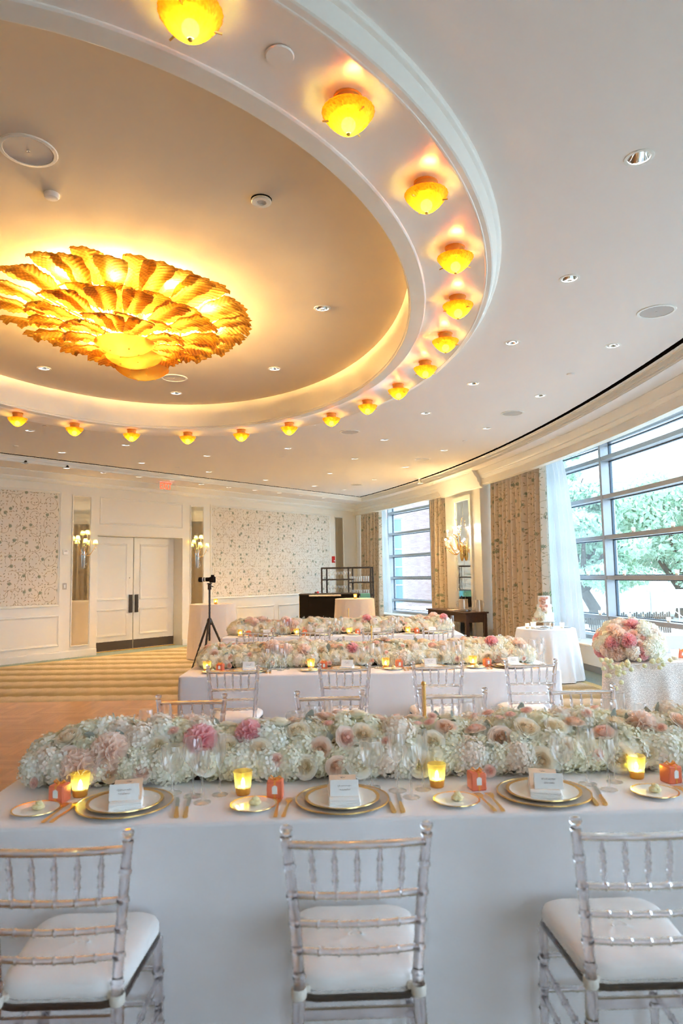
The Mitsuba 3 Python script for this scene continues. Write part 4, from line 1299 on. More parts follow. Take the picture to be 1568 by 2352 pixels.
def garland(nm, x0, x1, yc, rz, seed, feats, hw=.200, hh=.185):
    q = np.random.default_rng(seed)
    k = thing('flower_garland', f'low garland of white hydrangeas, roses and peonies along the {nm} table', 'flower garland')
    L = x1 - x0
    cx = (x0 + x1) / 2
    c, s_ = math.cos(rz), math.sin(rz)

    def surf(s, th):
        """point, outward normal; s in 0..L, th from the near side (0) over the top to the far side (pi)"""
        e = min(s, L - s)
        f = 1.0 if e > .16 else math.sqrt(max(.02, 1 - ((.16 - e) / .16) ** 2))
        a, b = hw * (0.72 + .28 * f), hh * (.55 + .45 * f)
        wob = 1 + .07 * math.sin(s * 7 + seed) + .05 * math.sin(s * 17 + 2 * seed)
        y, z = -a * math.cos(th), b * math.sin(th) * wob
        n = np.array([0, -math.cos(th) / a, math.sin(th) / b])
        n /= np.linalg.norm(n)
        if e < .16:
            n = n + np.array([(-1 if s < L / 2 else 1) * 1.2 * (1 - e / .16), 0, 0])
            n /= np.linalg.norm(n)
        X = s - L / 2
        return np.array([cx + c * X - s_ * y, yc + s_ * X + c * y, .775 + z]), np.array([c * n[0] - s_ * n[1], s_ * n[0] + c * n[1], n[2]])
    part(k, 'tray', moved(cbox(-L / 2 + .06, L / 2 - .06, -hw * .62, hw * .62, .762, .815, .006), mat4(cx, yc, 0, rz)), 'mat_black', False, label='black tray under the flowers')
    pts, rad = [], []

    def free(p, r, gap):
        return not pts or np.all(np.linalg.norm(np.array(pts) - p, axis=1) > (np.array(rad) + r) * gap)

    def add(kind, var, s, th, r, sink):
        p, n = surf(s, th)
        p2 = p - n * r * sink
        p2[2] = max(p2[2], .762 + {'hydrangea': .070, 'pale_hydrangea': .074, 'garden_rose': .064, 'peony': .076, 'spray_rose': .030}[kind])
        pts.append(p)
        rad.append(r)
        n2 = n + q.normal(0, .22, 3)
        grow(k, kind, var, p2, n2, r, q.uniform(0, 6.28), q.uniform(.9, 1.12))
    for kind, var, s, th in feats:
        add(kind, var, s, th, .060 if kind != 'pale_hydrangea' else .066, .05)
    tries = 0
    nr = 0
    while nr < int(L * 19) and tries < 4000:
        tries += 1
        s, th = q.uniform(.05, L - .05), q.uniform(.05, 2.3)
        p, _ = surf(s, th)
        if free(p, .050, .93):
            w = q.uniform()
            if w < .74:
                add('garden_rose', int(q.choice(4, p=[.30, .30, .26, .14])), s, th, .050, -.05)
            elif w < .80:
                add('peony', 1, s, th, .060, .1)
            else:
                add('pale_hydrangea', 0, s, th, .062, .4)
            nr += 1
    tries = nb = 0
    while nb < int(L * 9) and tries < 4000:
        tries += 1
        s, th = q.uniform(.05, L - .05), q.uniform(.1, 2.2)
        p, _ = surf(s, th)
        if free(p, .026, .86):
            add('spray_rose', int(q.integers(2)), s, th, .024, -.9)
            nb += 1
    tries = nh = 0
    while nh < 290 and tries < 14000:
        tries += 1
        s, th = q.uniform(0, L), q.uniform(-.12, 3.2)
        p, _ = surf(s, th)
        if free(p, .058 if th < 2.2 else .07, .58):
            add('hydrangea', int(q.integers(3)), s, th, .060, .85)
            nh += 1
    for _ in range(int(L * 9)):
        s, th = q.uniform(.1, L - .1), q.uniform(.5, 2.2)
        p, n = surf(s, th)
        d = n + q.normal(0, .5, 3)
        zx = np.cross(d, q.normal(0, 1, 3))
        part(k, 'leaf', F['leaf'][0], None, M=frame(p - n * .012, zx, d, q.uniform(.8, 1.2)))
    return k


garland('front', -1.33, 1.84, 3.075, .033, 5, [('garden_rose', 0, .55, .75), ('peony', 1, .36, .65), ('peony', 0, .72, .95), ('peony', 0, .92, 1.15), ('pale_hydrangea', 0, 1.55, 1.1), ('garden_rose', 1, .40 + 1.0, .9), ('garden_rose', 2, .37, .2), ('garden_rose', 2, 1.22, .62), ('garden_rose', 3, 1.33, .8),
                                            ('garden_rose', 2, 1.98, .8), ('garden_rose', 1, 2.10, .95), ('garden_rose', 3, 2.42, .85), ('garden_rose', 1, 2.5, 1.2), ('garden_rose', 2, 2.78, .5)])
garland('middle', -1.36, 1.76, 6.56, .016, 8, [('peony', 1, .70, 1.0), ('peony', 1, .82, .8), ('garden_rose', 0, .55, .9), ('garden_rose', 2, .30, .5), ('peony', 0, 1.44, .9), ('peony', 0, 2.74, 1.1), ('garden_rose', 1, 1.15, .9), ('pale_hydrangea', 0, 2.3, 1.0)])
garland('rear', -1.66, 1.58, 10.12, -.003, 12, [('peony', 0, .88, .9), ('peony', 1, .95, .7), ('peony', 0, 2.0, 1.2), ('peony', 0, 3.12, 1.2), ('garden_rose', 2, 2.75, .6), ('pale_hydrangea', 0, 2.1, .8), ('garden_rose', 2, 2.5, 1.0)])

# the bouquet on the sweetheart table
k = thing('bouquet', 'large round bouquet of blush peonies and white hydrangeas on the sequinned table', 'bouquet')
q = np.random.default_rng(4)
bc = np.array([2.70, 6.56, .90])
for i in range(58):
    z = 1 - 1.45 * (i + .5) / 58
    th = i * 2.39996
    d = np.array([math.sqrt(max(0, 1 - z * z)) * math.cos(th), math.sqrt(max(0, 1 - z * z)) * math.sin(th), z])
    p = bc + d * np.array([.26, .22, .185])
    if p[2] < .845:
        p[2] = .845
    left = d[0] < .25
    w = q.uniform()
    kind, var = ('hydrangea', int(q.integers(2))) if (not left and w < .75) or w < .16 else ('garden_rose', int(q.choice([2, 3], p=[.5, .5]))) if w < .50 else ('peony', int(q.choice(2, p=[.4, .6]))) if w < .85 else ('pale_hydrangea', 0)
    grow(k, kind, var, p, d, .06, q.uniform(0, 6), 1.08)
for i in range(14):
    d = q.normal(0, 1, 3)
    d[2] = abs(d[2])
    d /= np.linalg.norm(d)
    grow(k, 'spray_rose', int(q.integers(2)), bc + d * np.array([.31, .27, .235]), d, .02, 0, 1.1)
F['trail_blossom'] = [fl(hydrangea(.024, (.86, .84, .56), (.95, .92, .76), 77, 16, -.2), False)]
for i in range(40):
    x, y, z = (2.43 + q.normal(0, .075), 6.205 - abs(q.normal(0, .02)), .81 - abs(q.normal(0, .09))) if i < 27 else (2.80 + q.normal(0, .05), 6.215, .80 - abs(q.normal(0, .035)))
    grow(k, 'trail_blossom', 0, (x, y, z), (q.normal(0, .4), -1, q.uniform(-.3, .6)), .02, 0)
part(k, 'vase', lathe([(0, .764), (.09, .764), (.11, .80), (.10, .90), (0, .90)], 20), 'mat_white', M=mat4(2.70, 6.56, 0))
# ================================================================ tableware
GL = 'mat_glass'


def glass_proto(prof, n=28):
    return [('', dictof(lathe(prof, n), GL, True))]


def stem(foot, h_stem, bowl, r_stem=.0035):
    return [(0, .0), (foot, .0005), (foot, .002), (foot * .35, .005), (r_stem, .012), (r_stem, h_stem)] + bowl


G_GOBLET = glass_proto(stem(.037, .070, [(.014, .078), (.034, .095), (.046, .122), (.0475, .150), (.043, .185)]))
G_WINE = glass_proto(stem(.036, .105, [(.010, .113), (.030, .130), (.037, .155), (.036, .180), (.030, .222)]))
G_SMALL = glass_proto(stem(.033, .095, [(.009, .103), (.026, .118), (.032, .140), (.030, .165), (.026, .195)]))
G_FLUTE = glass_proto(stem(.031, .095, [(.008, .105), (.018, .130), (.023, .160), (.023, .200), (.020, .235)]))
G_WATER = dictof(lathe([(0, .080), (.012, .080), (.029, .096), (.039, .120), (.0403, .138), (0, .138)], 24), 'mat_glass', 30)

CHARGER = [('', dictof(lathe([(0, .004), (.07, .004), (.105, .006), (.160, .013), (.172, .0155), (.172, .012), (.10, .0), (0, .0)], 56), 'mat_charger', 40)),
           ('gold_rim', dictof(lathe([(.168, .0135), (.170, .0165), (.174, .0165), (.1745, .0125), (.168, .0115)], 56), 'mat_gold', 40))]
PLATE = [('', dictof(lathe([(0, .006), (.085, .006), (.095, .008), (.130, .0145), (.138, .016), (.138, .0135), (.09, .002), (0, .001)], 56), 'mat_china', 40)),
         ('gold_band', dictof(lathe([(.127, .0146), (.1385, .0168), (.1392, .0140), (.132, .0122)], 56), 'mat_gold', 40))]
BREAD = [('', dictof(lathe([(0, .005), (.050, .005), (.058, .007), (.080, .0125), (.085, .0135), (.085, .011), (.055, .001), (0, .0)], 48), 'mat_china', 40)),
         ('gold_band', dictof(lathe([(.0795, .0128), (.0852, .0142), (.0858, .0116), (.081, .0104)], 48), 'mat_gold', 40))]
q = np.random.default_rng(3)
bt = [ball(.012, (.009 * math.cos(a) * rr, .009 * math.sin(a) * rr, .012 + z), 1, (1.2, 1, .8)) for a, rr, z in ((0, 1, 0), (1.3, 1.2, .002), (2.5, 1.1, -.001), (3.9, 1.2, .001), (5.2, 1.1, 0), (1, .2, .012))]
BUTTER = dictof(cat(bt), 'mat_butter', True)


def fork_mesh():
    o = [(-.0035, 0), (-.006, -.09), (-.0075, -.125), (-.005, -.132), (.005, -.132), (.0075, -.125), (.006, -.09), (.0035, 0), (.004, .01), (.011, .022), (.0115, .034)]
    ti = []
    for i in range(4):
        x = .0115 - i * .0077
        ti += [(x, .034), (x, .072), (x - .002, .078), (x - .0042, .072), (x - .0042, .036)]
    o += ti[1:] + [(-.0115, .034), (-.011, .022), (-.004, .01)]
    m = prism(o, .0022)
    m = m.subdivide().subdivide()
    v = m.vertices.copy()
    v[:, 2] += .004 + .010 * np.clip((v[:, 1] + .02) / .09, 0, 1) * np.sin(np.clip((v[:, 1] + .02) / .09, 0, 1) * PI) + .002 * np.sin(np.clip(-v[:, 1] / .13, 0, 1) * PI)
    return tm(v, m.faces)


def knife_parts():
    h = prism([(-.0045, .0), (-.0075, -.07), (-.0085, -.098), (-.004, -.106), (.004, -.106), (.0085, -.098), (.0075, -.07), (.0045, 0)], .007, .001)
    b = prism([(-.0045, 0), (.0045, 0), (.008, .02), (.0085, .08), (.006, .105), (.0, .118), (-.0055, .115), (-.006, .03)], .002, .0035)
    return h, b


FORK = [('', dictof(fork_mesh(), 'mat_gold', 30))]
kh, kb = knife_parts()
KNIFE = [('handle', dictof(kh, 'mat_gold', 30)), ('blade', dictof(kb, 'mat_steel', 30))]
NAPKIN = [('', dictof(cat([cbox(-.058, .058, -.095, .095, .0, .0085, .003), cbox(-.058, .058, -.095, .095, .0085, .017, .003), cbox(-.058, .056, -.093, .095, .017, .025, .003)]), 'mat_paper', False))]


def squiggle(w, h, n, y, z, seed, r=.00045):
    t = np.linspace(0, 1, n)
    q = np.random.default_rng(seed)
    x = -w / 2 + w * t
    yy = y + h * np.sin(t * w * 1300) * (0.15 + 1.2 * meshkit.noise(np.c_[t * 9, t * 0 + seed, t * 0]))
    return tube(np.stack([x + .0015 * np.cos(t * w * 1300), yy, np.full(n, z)], -1), r, 4)


MENU = [('', dictof(moved(cbox(-.052, .052, -.090, .095, 0, .0016, .0004), mat4(0, .015, .047, 0, 1, .14)), 'mat_peach_paper', False)),
        ('monogram', dictof(moved(cat([tube([(-.010, .070, .0022), (-.004, .060, .0022), (.002, .072, .0022), (.006, .058, .0022), (.011, .070, .0022)], .0008, 4), tube([(-.006, .072, .0022), (.0, .058, .0022), (.010, .064, .0022)], .0006, 4)]), mat4(0, .020, .0475, 0, 1, .14)), 'mat_ink'))]
TENT = [('', dictof(cat([moved(cbox(-.052, .052, -.0008, .0008, 0, .056, .0004), mat4(0, -.024, .0255, 0, 1, -.32)), moved(cbox(-.052, .052, -.0008, .0008, 0, .056, .0004), mat4(0, .011, .0255, 0, 1, .32))]), 'mat_paper', False))]
Mt = mat4(0, -.0255, .0255, 0, 1, -.32) @ mat4(0, 0, 0, 0, 1, PI / 2)


def tent_letters(seed):
    return dictof(moved(cat([squiggle(.050, .0030, 110, .036, .0004, seed), squiggle(.040, .0028, 90, .023, .0004, seed + 9)]), Mt), 'mat_ink')


VOTIVE = [('', dictof(lathe([(0, .0), (.024, .0), (.027, .004), (.031, .035), (.0375, .088), (.036, .090)], 32), 'mat_votive', 40)),
          ('wax', dictof(lathe([(0, .004), (.022, .004), (.0265, .030), (.010, .030), (.004, .028), (0, .028)], 20), 'mat_wax', 40)),
          ('wick', dictof(tube([(0, 0, .028), (.0004, 0, .038)], .0009, 5), 'mat_black'))]
SVOTIVE = [(p, {**d, 'bsdf': {'type': 'ref', 'id': 'mat_silver_votive'}} if p == '' else d) for p, d in VOTIVE]
_fl = ball(1, sub=2)
vv = _fl.vertices.copy()
vv[:, :2] *= (.0062 * (1 - .45 * np.clip(vv[:, 2:3], -1, 1)))
vv[:, 2] = vv[:, 2] * .014 + .048
FLAME = tm(vv, _fl.faces)


def votive(x, y, z, label, proto=None, sc=1.0, L=None, weight=.35):
    k = place(proto or VOTIVE, 'votive_candle', label, 'candle', mat4(x, y, z, 0, sc))
    put(k + '__flame', {**dictof(FLAME, 'mat_white', False), 'emitter': glow(*(np.array([1, .62, .22]) * (L or CANDLE_L)), weight)}, mat4(x, y, z, 0, sc))
    return k


FAVOR = [('', dictof(cbox(-.030, .030, -.030, .030, 0, .066, .004), 'mat_coral', False)),
         ('label', dictof(moved(prism([(-.010, -.012), (.010, -.012), (.010, .014), (0, .020), (-.010, .014)], .001), mat4(0, -.0305, .034, 0, 1, PI / 2)), 'mat_paper', False)),
         ('ribbon', dictof(cat([box(-.003, .003, -.031, .031, -.0, .0672), tube([(0, 0, .066), (.016, 0, .080), (.024, 0, .074), (.008, 0, .066)], .003, 6), tube([(0, 0, .066), (-.016, 0, .082), (-.025, 0, .074), (-.008, 0, .066)], .003, 6), tube([(0, 0, .067), (.006, -.018, .076), (.010, -.03, .070)], .0025, 6)]), 'mat_ribbon', 30))]
NUMBER = [('', dictof(cat([cbox(-.005, .005, -.018, .018, .06, .26, .004), ball(.010, (0, 0, .262), 1), tube([(0, 0, .0), (0, 0, .06)], .004, 8)]), 'mat_gold', False)), ('foot', dictof(cyl(.04, 0, .006, n=24), 'mat_gold'))]

TZ = .7605
S1 = dict(plate=[(-.82, 2.62), (-.015, 2.625), (.745, 2.665), (1.50, 2.69)], bread=[(-1.13, 2.575), (-.34, 2.585), (.405, 2.60), (1.16, 2.655)], fork=[(-1.025, 2.58), (-.232, 2.595), (.525, 2.615), (1.29, 2.66)],
          knife=[(-.60, 2.585), (.180, 2.60), (.93, 2.64), (1.70, 2.68)], votive=[(-1.035, 2.745), (-.40, 2.735), (.36, 2.79), (1.18, 2.86)], favor=[(-1.09, 2.685), (-.27, 2.69), (.51, 2.755), (1.29, 2.80)],
          glass=[((-.68, 2.76), (-.59, 2.72), (-.54, 2.645), (-.49, 2.735)), ((.10, 2.79), (.20, 2.745), (.245, 2.665), (.30, 2.755)), ((.865, 2.81), (.955, 2.79), (1.01, 2.715), (1.07, 2.81)), ((1.62, 2.82), (1.70, 2.80), (1.75, 2.73), (1.80, 2.82))])
cardrot = (.25, .05, -.22, .1)


def setting(tn, i, plate, bread, fork, knife, vot, favor, glasses, rot, n):
    w = f'{ORD[i]} {tn}-table place from left'
    x, y = plate
    place(CHARGER, 'charger_plate', f'grey charger plate with a gold rim, {w}', 'plate', mat4(x, y, TZ), f'charger plates')
    place(PLATE, 'dinner_plate', f'gold-banded white dinner plate on the charger, {w}', 'plate', mat4(x, y, TZ + .0065))
    nz = TZ + .0135
    place(NAPKIN, 'folded_napkin', f'folded white napkin on the dinner plate, {w}', 'napkin', mat4(x + .005, y, nz, rot))
    place(MENU, 'menu_card', f'peach menu card lying on the napkin, {w}', 'card', mat4(x + .005, y + .012, nz - .0105, rot))
    t = place(TENT, 'place_card', f'white tent place card with script, {w}', 'card', mat4(x + .008, y - .035, nz, rot * .6))
    put(t + '__lettering', tent_letters(3 + 5 * i + n), mat4(x + .008, y - .035, nz, rot * .6))
    tag(t + '__lettering', 'grey script lettering')
    place(BREAD, 'bread_plate', f'small gold-rimmed white bread plate, {w}', 'plate', mat4(*bread, TZ))
    put(thing('butter_rosette', f'yellow butter rosette on the bread plate, {w}', 'butter'), BUTTER, mat4(bread[0] + .005, bread[1] + .008, TZ + .0035))
    for j, (dx, a) in enumerate(((-.020, .05), (.018, -.03))):
        place(FORK, 'gold_fork', f'gold fork, {"outer" if j == 0 else "inner"} of the pair, {w}', 'fork', mat4(fork[0] + dx, fork[1], TZ, a - rot * .4))
        place(KNIFE, 'gold_knife', f'gold-handled knife, {"inner" if j == 0 else "outer"} of the pair, {w}', 'knife', mat4(knife[0] + dx, knife[1], TZ, (a * .8 + rot * .7)))
    votive(*vot, TZ, f'glowing amber votive candle, {w}')
    place(FAVOR, 'favor_box', f'coral favour box with ribbon, {w}', 'gift box', mat4(*favor, TZ, .15 * (i - 1)))
    for (gx, gy), pr, nm, gn in zip(glasses, (G_GOBLET, G_WINE, G_SMALL, G_FLUTE), ('water goblet', 'large wine glass', 'small wine glass', 'champagne flute'), ('water_goblet', 'wine_glass', 'wine_glass', 'champagne_flute')):
        kk = place(pr, gn, f'clear {nm}, {w}', 'glass', mat4(gx, gy, TZ))


for i in range(4):
    setting('front', i, S1['plate'][i], S1['bread'][i], S1['fork'][i], S1['knife'][i], S1['votive'][i], S1['favor'][i], S1['glass'][i], cardrot[i], 0)
for tn, cxs, y0, slope in (('middle', (-.87, .0, .735, 1.47), 5.98, .016), ('rear', (-1.11, -.37, .44, 1.22), 9.58, 0)):
    for i, cx in enumerate(cxs):
        yo = y0 + slope * cx
        vo = (cx - .36 + .06 * (i % 2), yo + .26 + .03 * (i % 2))
        setting(tn, i, (cx + .02, yo + .20), (cx - .30, yo + .16), (cx - .19, yo + .17), (cx + .20, yo + .17), vo, (vo[0] + .12, yo + .26),
                [(cx + .16, yo + .345), (cx + .25, yo + .32), (cx + .30, yo + .25), (cx + .345, yo + .33)], (.15, -.1, .05, .2)[i], 40 if tn == 'middle' else 80)
for i, cx in enumerate((-.86, -.08, .66, 1.36)):
    yy = 3.36 + .033 * cx
    w = f'{ORD[i]} group from left behind the front table flowers'
    for (dx, dy), pr, nm, gn in zip(((-.16, .0), (-.08, -.03), (.0, .04), (.07, -.02)), (G_GOBLET, G_WINE, G_FLUTE, G_SMALL), ('water goblet', 'large wine glass', 'champagne flute', 'small wine glass'), ('water_goblet', 'wine_glass', 'champagne_flute', 'wine_glass')):
        place(pr, gn, f'clear {nm}, {w}', 'glass', mat4(cx + dx, yy + dy, TZ, 0))
place(NUMBER, 'table_number_stand', 'gold table number stand seen edge-on behind the flowers of the front table', 'table sign', mat4(.375, 3.30, TZ, .1, 1.22))
place(NUMBER, 'table_number_stand', 'gold table number stand seen edge-on among the flowers of the middle table', 'table sign', mat4(.275, 6.80, TZ, 0, 1.25))
place(NUMBER, 'table_number_stand', 'gold table number stand seen edge-on among the flowers of the rear table', 'table sign', mat4(.08, 10.42, TZ, 0, 1.25))

# ================================================================ the cake table
CX, CY, CZ = 3.04, 10.40, .7605
k = thing('cake_stand', 'clear glass cake stand under the wedding cake', 'cake stand')
put(k, dictof(lathe([(0, 0), (.075, 0), (.070, .008), (.02, .02), (.017, .07), (.04, .085), (.165, .09), (.168, .098), (0, .098)], 32), 'mat_glass', 40, ), mat4(CX, CY + .02, CZ))
k = thing('wedding_cake', 'three-tier white wedding cake with peach and white flowers down its left side', 'cake')
cz = CZ + .099
for r, h in ((.135, .125), (.112, .125), (.088, .125)):
    part(k, 'tier', lathe([(0, 0), (r - .002, 0), (r, .003), (r, h - .008), (r - .003, h - .002), (r - .008, h), (0, h)], 40), 'mat_white', 40, M=mat4(CX, CY + .02, cz))
    cz += h
q = np.random.default_rng(8)
for i in range(46):
    t = (i + .5) / 46
    a = 3.72 + .70 * t + q.normal(0, .33 - .12 * t)
    r = .138 if t < .30 else .115 if t < .66 else .090
    z = CZ + .11 + .34 * t
    d = np.array([math.cos(a), math.sin(a), .25])
    p = np.array([CX, CY + .02, z]) + np.array([math.cos(a), math.sin(a), 0]) * (r + .008)
    if t > .55:
        kind, var, sc = ('spray_rose', int(q.integers(2)), 1.15) if q.uniform() < .7 else ('garden_rose', 2, .55)
    else:
        kind, var, sc = ('garden_rose', int(q.choice([0, 1, 2])), .75) if q.uniform() < .5 else ('hydrangea', 1, .62) if q.uniform() < .75 else ('peony', 1, .62)
    grow(k, kind, var, p, d, .03, q.uniform(0, 6), sc)
for a, z in ((-.9, .40), (-.75, .36), (-.4, .16), (-.3, .12)):
    part(k, 'leaf', dictof(leaf_flat(.055, .010, 1), 'mat_green', True), None, M=frame((CX + .10 * math.cos(a), CY + .02 + .10 * math.sin(a) - .01, CZ + .10 + z), (.3, -1, .2), (.4, 0, 1)))
votive(CX - .30, CY - .10, CZ, 'silver votive candle at the left edge of the cake table', SVOTIVE, .9)
votive(CX + .20, CY - .16, CZ, 'pale votive candle at the right side of the cake table', SVOTIVE, .95)
votive(CX - .235, CY - .19, CZ, 'tall silver votive candle beside the left one on the cake table', SVOTIVE, 1.15)
solid('julep_cup', lathe([(0, 0), (.026, 0), (.028, .006), (.036, .085), (.034, .087), (.024, .01), (0, .01)], 24), 'mat_chrome', 'small silver cup standing before the wedding cake', 'cup', M=mat4(CX + .02, CY - .26, CZ))
solid('cake_plate', lathe([(0, .004), (.06, .004), (.09, .012), (.09, .009), (.06, 0), (0, 0)], 32), 'mat_china', 'small white plate on the cake table left of the silver cup', 'plate', M=mat4(CX - .12, CY - .22, CZ))
solid('small_dish', lathe([(0, .004), (.04, .004), (.06, .010), (.06, .007), (.04, 0), (0, 0)], 32), 'mat_steel', 'small metal dish beneath the right-hand candle on the cake table', 'dish', M=mat4(CX + .30, CY - .08, CZ))

# ---- on the sweetheart table and behind it
votive(3.10, 6.50, .7625, 'pink votive candle on the sequinned table at the right edge', SVOTIVE, 1.0)
place(G_GOBLET, 'water_goblet', 'large clear goblet on the sequinned table behind the pink candle', 'glass', mat4(3.02, 6.78, .7625, 0, 1.25))
place(G_WINE, 'wine_glass', 'clear wine glass beside the bouquet on the sequinned table', 'glass', mat4(3.13, 6.85, .7625, 0, 1.1))
place(FAVOR, 'favor_box', 'pale favour box beside the candle on the sequinned table', 'gift box', mat4(3.22, 6.62, .7625))
k = thing('settee', 'white upholstered settee behind the sequinned table, below the window', 'sofa')
part(k, 'backrest', cbox(3.42, 3.90, 7.62, 7.74, .40, .90, .03), 'mat_cloth_white', False)
part(k, 'seat', cbox(3.42, 3.90, 7.20, 7.66, .26, .46, .03), 'mat_cloth_white', False)
for xx in (3.46, 3.86):
    for yy in (7.24, 7.70):
        part(k, 'leg', cyl(.018, 0, .27, xx, yy, 10), 'mat_dark_wood')

# ---- candles on the two tall tables
votive(-2.52, 13.62, 1.072, 'glowing votive candle on the tall table behind the tripod camera', None, 1.15)
votive(.27, 15.10, 1.082, 'glowing votive candle on the tall table before the black bar', None, 1.15)

# ---- votives on the window rails
for phi, z, lab in WIN_VOTIVES:
    votive(*ledge_pt(34.155, phi, 0)[:2], z + .0335, lab, SVOTIVE, .85, 25.0, .15)

# ================================================================ bar and glass rack
BY = 17.70
k = thing('black_bar', 'black portable bar counter with a pale rail along its front edge', 'bar')
part(k, 'body', cbox(-1.12, .42, BY, BY + .55, .02, 1.10, .006), 'mat_black', False)
part(k, 'top', cbox(-1.135, .435, BY - .02, BY + .57, 1.10, 1.135, .006), 'mat_black_gloss', False)
part(k, 'front_panel', cbox(-.90, .40, BY - .012, BY + .002, .10, 1.02, .004), 'mat_black', False)
part(k, 'side_strip', cbox(-1.128, -1.118, BY - .006, BY + .03, .05, 1.09, .002), 'mat_brass', False, label='thin brass corner strip')
part(k, 'bar_rail', moved(cyl(.022, -.41, .41, n=14), mat4(-.46, BY - .05, 1.085, 0, 1, 0, PI / 2)), 'mat_cloth_blush', label='pale horizontal front rail')
for x in (-.80, -.12):
    part(k, 'rail_bracket', cbox(x - .012, x + .012, BY - .05, BY, 1.075, 1.095, .003), 'mat_brass', False)
k = thing('teal_box', 'teal box standing at the right end of the bar, lower than the counter', 'box')
put(k, dictof(cbox(.455, .70, BY + .02, BY + .30, .965, 1.12, .004), 'mat_teal_box', False))
k = thing('side_counter', 'low black counter at the right end of the bar', 'counter')
put(k, dictof(cbox(.44, .74, BY, BY + .5, .02, .963, .006), 'mat_black', False))
for x, r, h, m_, lab in ((-.71, .03, .05, 'mat_dark_wood', 'small dark bottle lying low on the bar, left one'), (-.655, .028, .06, 'mat_red', 'small red bottle on the bar, right one')):
    solid('small_bottle', lathe([(0, 0), (r, 0), (r, h * .6), (r * .4, h * .8), (r * .4, h), (0, h)], 14), m_, lab, 'bottle', M=mat4(x, BY + .3, 1.1355))
RYF, RYB = 18.75, 19.10
k = thing('glass_rack', 'open black metal rack behind the bar holding rows of glasses', 'rack')
bars = []
for x, y in ((-.57, RYF), (.16, RYF), (.77, RYF), (-.44, RYB), (.28, RYB), (.84, RYB)):
    part(k, 'upright', cbox(x - .022, x + .022, y - .02, y + .02, 0, 1.80, .003), 'mat_black_gloss', False)
part(k, 'top_rail', cat([cbox(-.59, .79, RYF - .02, RYF + .02, 1.775, 1.82, .003), cbox(-.46, .86, RYB - .02, RYB + .02, 1.775, 1.82, .003), cbox(.75, .79, RYF, RYB, 1.775, 1.82, .003), cbox(-.59, -.55, RYF, RYB, 1.775, 1.82, .003)]), 'mat_black_gloss', False)
for x0, x1, z in ((-.59, .30, 1.480), (.16, .86, 1.395), (-.59, .30, 1.10), (.16, .86, 1.05)):
    part(k, 'shelf', cbox(x0, x1, RYF - .02, RYB + .02, z - .018, z + .018, .003), 'mat_black_gloss', False)
lowg = [('', dictof(lathe([(0, .0), (.035, .002), (.006, .008), (.004, .09), (.02, .105), (.038, .14), (.032, .20)], 12), GL, True))]
lowh = [('', dictof(lathe([(0, .0), (.032, .0), (.036, .135), (.034, .135)], 12), GL, True))]
for j in range(8):
    for z, lv in ((1.498, 'upper'), (1.118, 'lower')):
        place(lowg, 'wine_glass', f'stemmed glass on the {lv} left shelf of the black rack, {ORD[j]} from left', 'glass', mat4(-.36 + .078 * j, RYF + .12 + .09 * (j % 2), z), f'stemmed glasses on the {lv} left shelf of the rack')
for j in range(9):
    for z, lv in ((1.413, 'upper'), (1.068, 'lower')):
        place(lowh, 'tall_tumbler', f'tall tumbler on the {lv} right shelf of the black rack, {light_word(j, 9)} from left', 'glass', mat4(.245 + .062 * j, RYF + .12 + .09 * (j % 2), z, 0, 1.12 if lv == 'upper' else .9), f'tumblers on the {lv} right shelf of the rack')

# ================================================================ sideboard below the pilaster mirror
sa = math.radians(PHM)
SBM = np.eye(4)
SBM[:3, 0] = -ST            # along the wall, towards the camera
SBM[:3, 1] = SN             # into the room
SBM[:3, 3] = ledge_pt(33.28, PHM - .35, 0)
if np.linalg.det(SBM[:3, :3]) < 0:
    SBM[:3, 0] *= -1
k = thing('sideboard', 'dark wooden sideboard with an open lower shelf below the pilaster mirror', 'sideboard')


def sbp(name, m, mat='mat_dark_wood', **kw):
    part(k, name, moved(m, SBM), mat, False, **kw)


SH = .80
sbp('top', cbox(-1.03, 1.03, .02, .56, SH - .03, SH, .006))
sbp('apron', cat([cbox(-.98, .98, .505, .525, SH - .21, SH - .03, .003), cbox(-.98, .98, .05, .07, SH - .21, SH - .03, .003)]))
for sx in (-1, 1):
    fl_ = [cbox(sx * .975 - .01, sx * .975 + .01, .07, .51, SH - .21, SH - .03, .003)]
    for j in range(16):
        fl_.append(box(sx * .986 - .004, sx * .986 + .004, .085 + .027 * j, .100 + .027 * j, SH - .205, SH - .035))
    sbp('fluted_side', cat(fl_))
    for y in (.085, .49):
        sbp('leg', cbox(sx * .965 - .035, sx * .965 + .035, y - .035, y + .035, 0, SH - .03, .005))
for y in (.49,):
    sbp('leg', cbox(-.035, .035, y - .035, y + .035, 0, SH - .03, .005))
sbp('lower_shelf', cbox(-.95, .95, .08, .50, .20, .235, .004))
SZ = SH + .0005


def sb(x, y, z=SZ):
    return (SBM @ np.array([x, y, z, 1]))[:3]


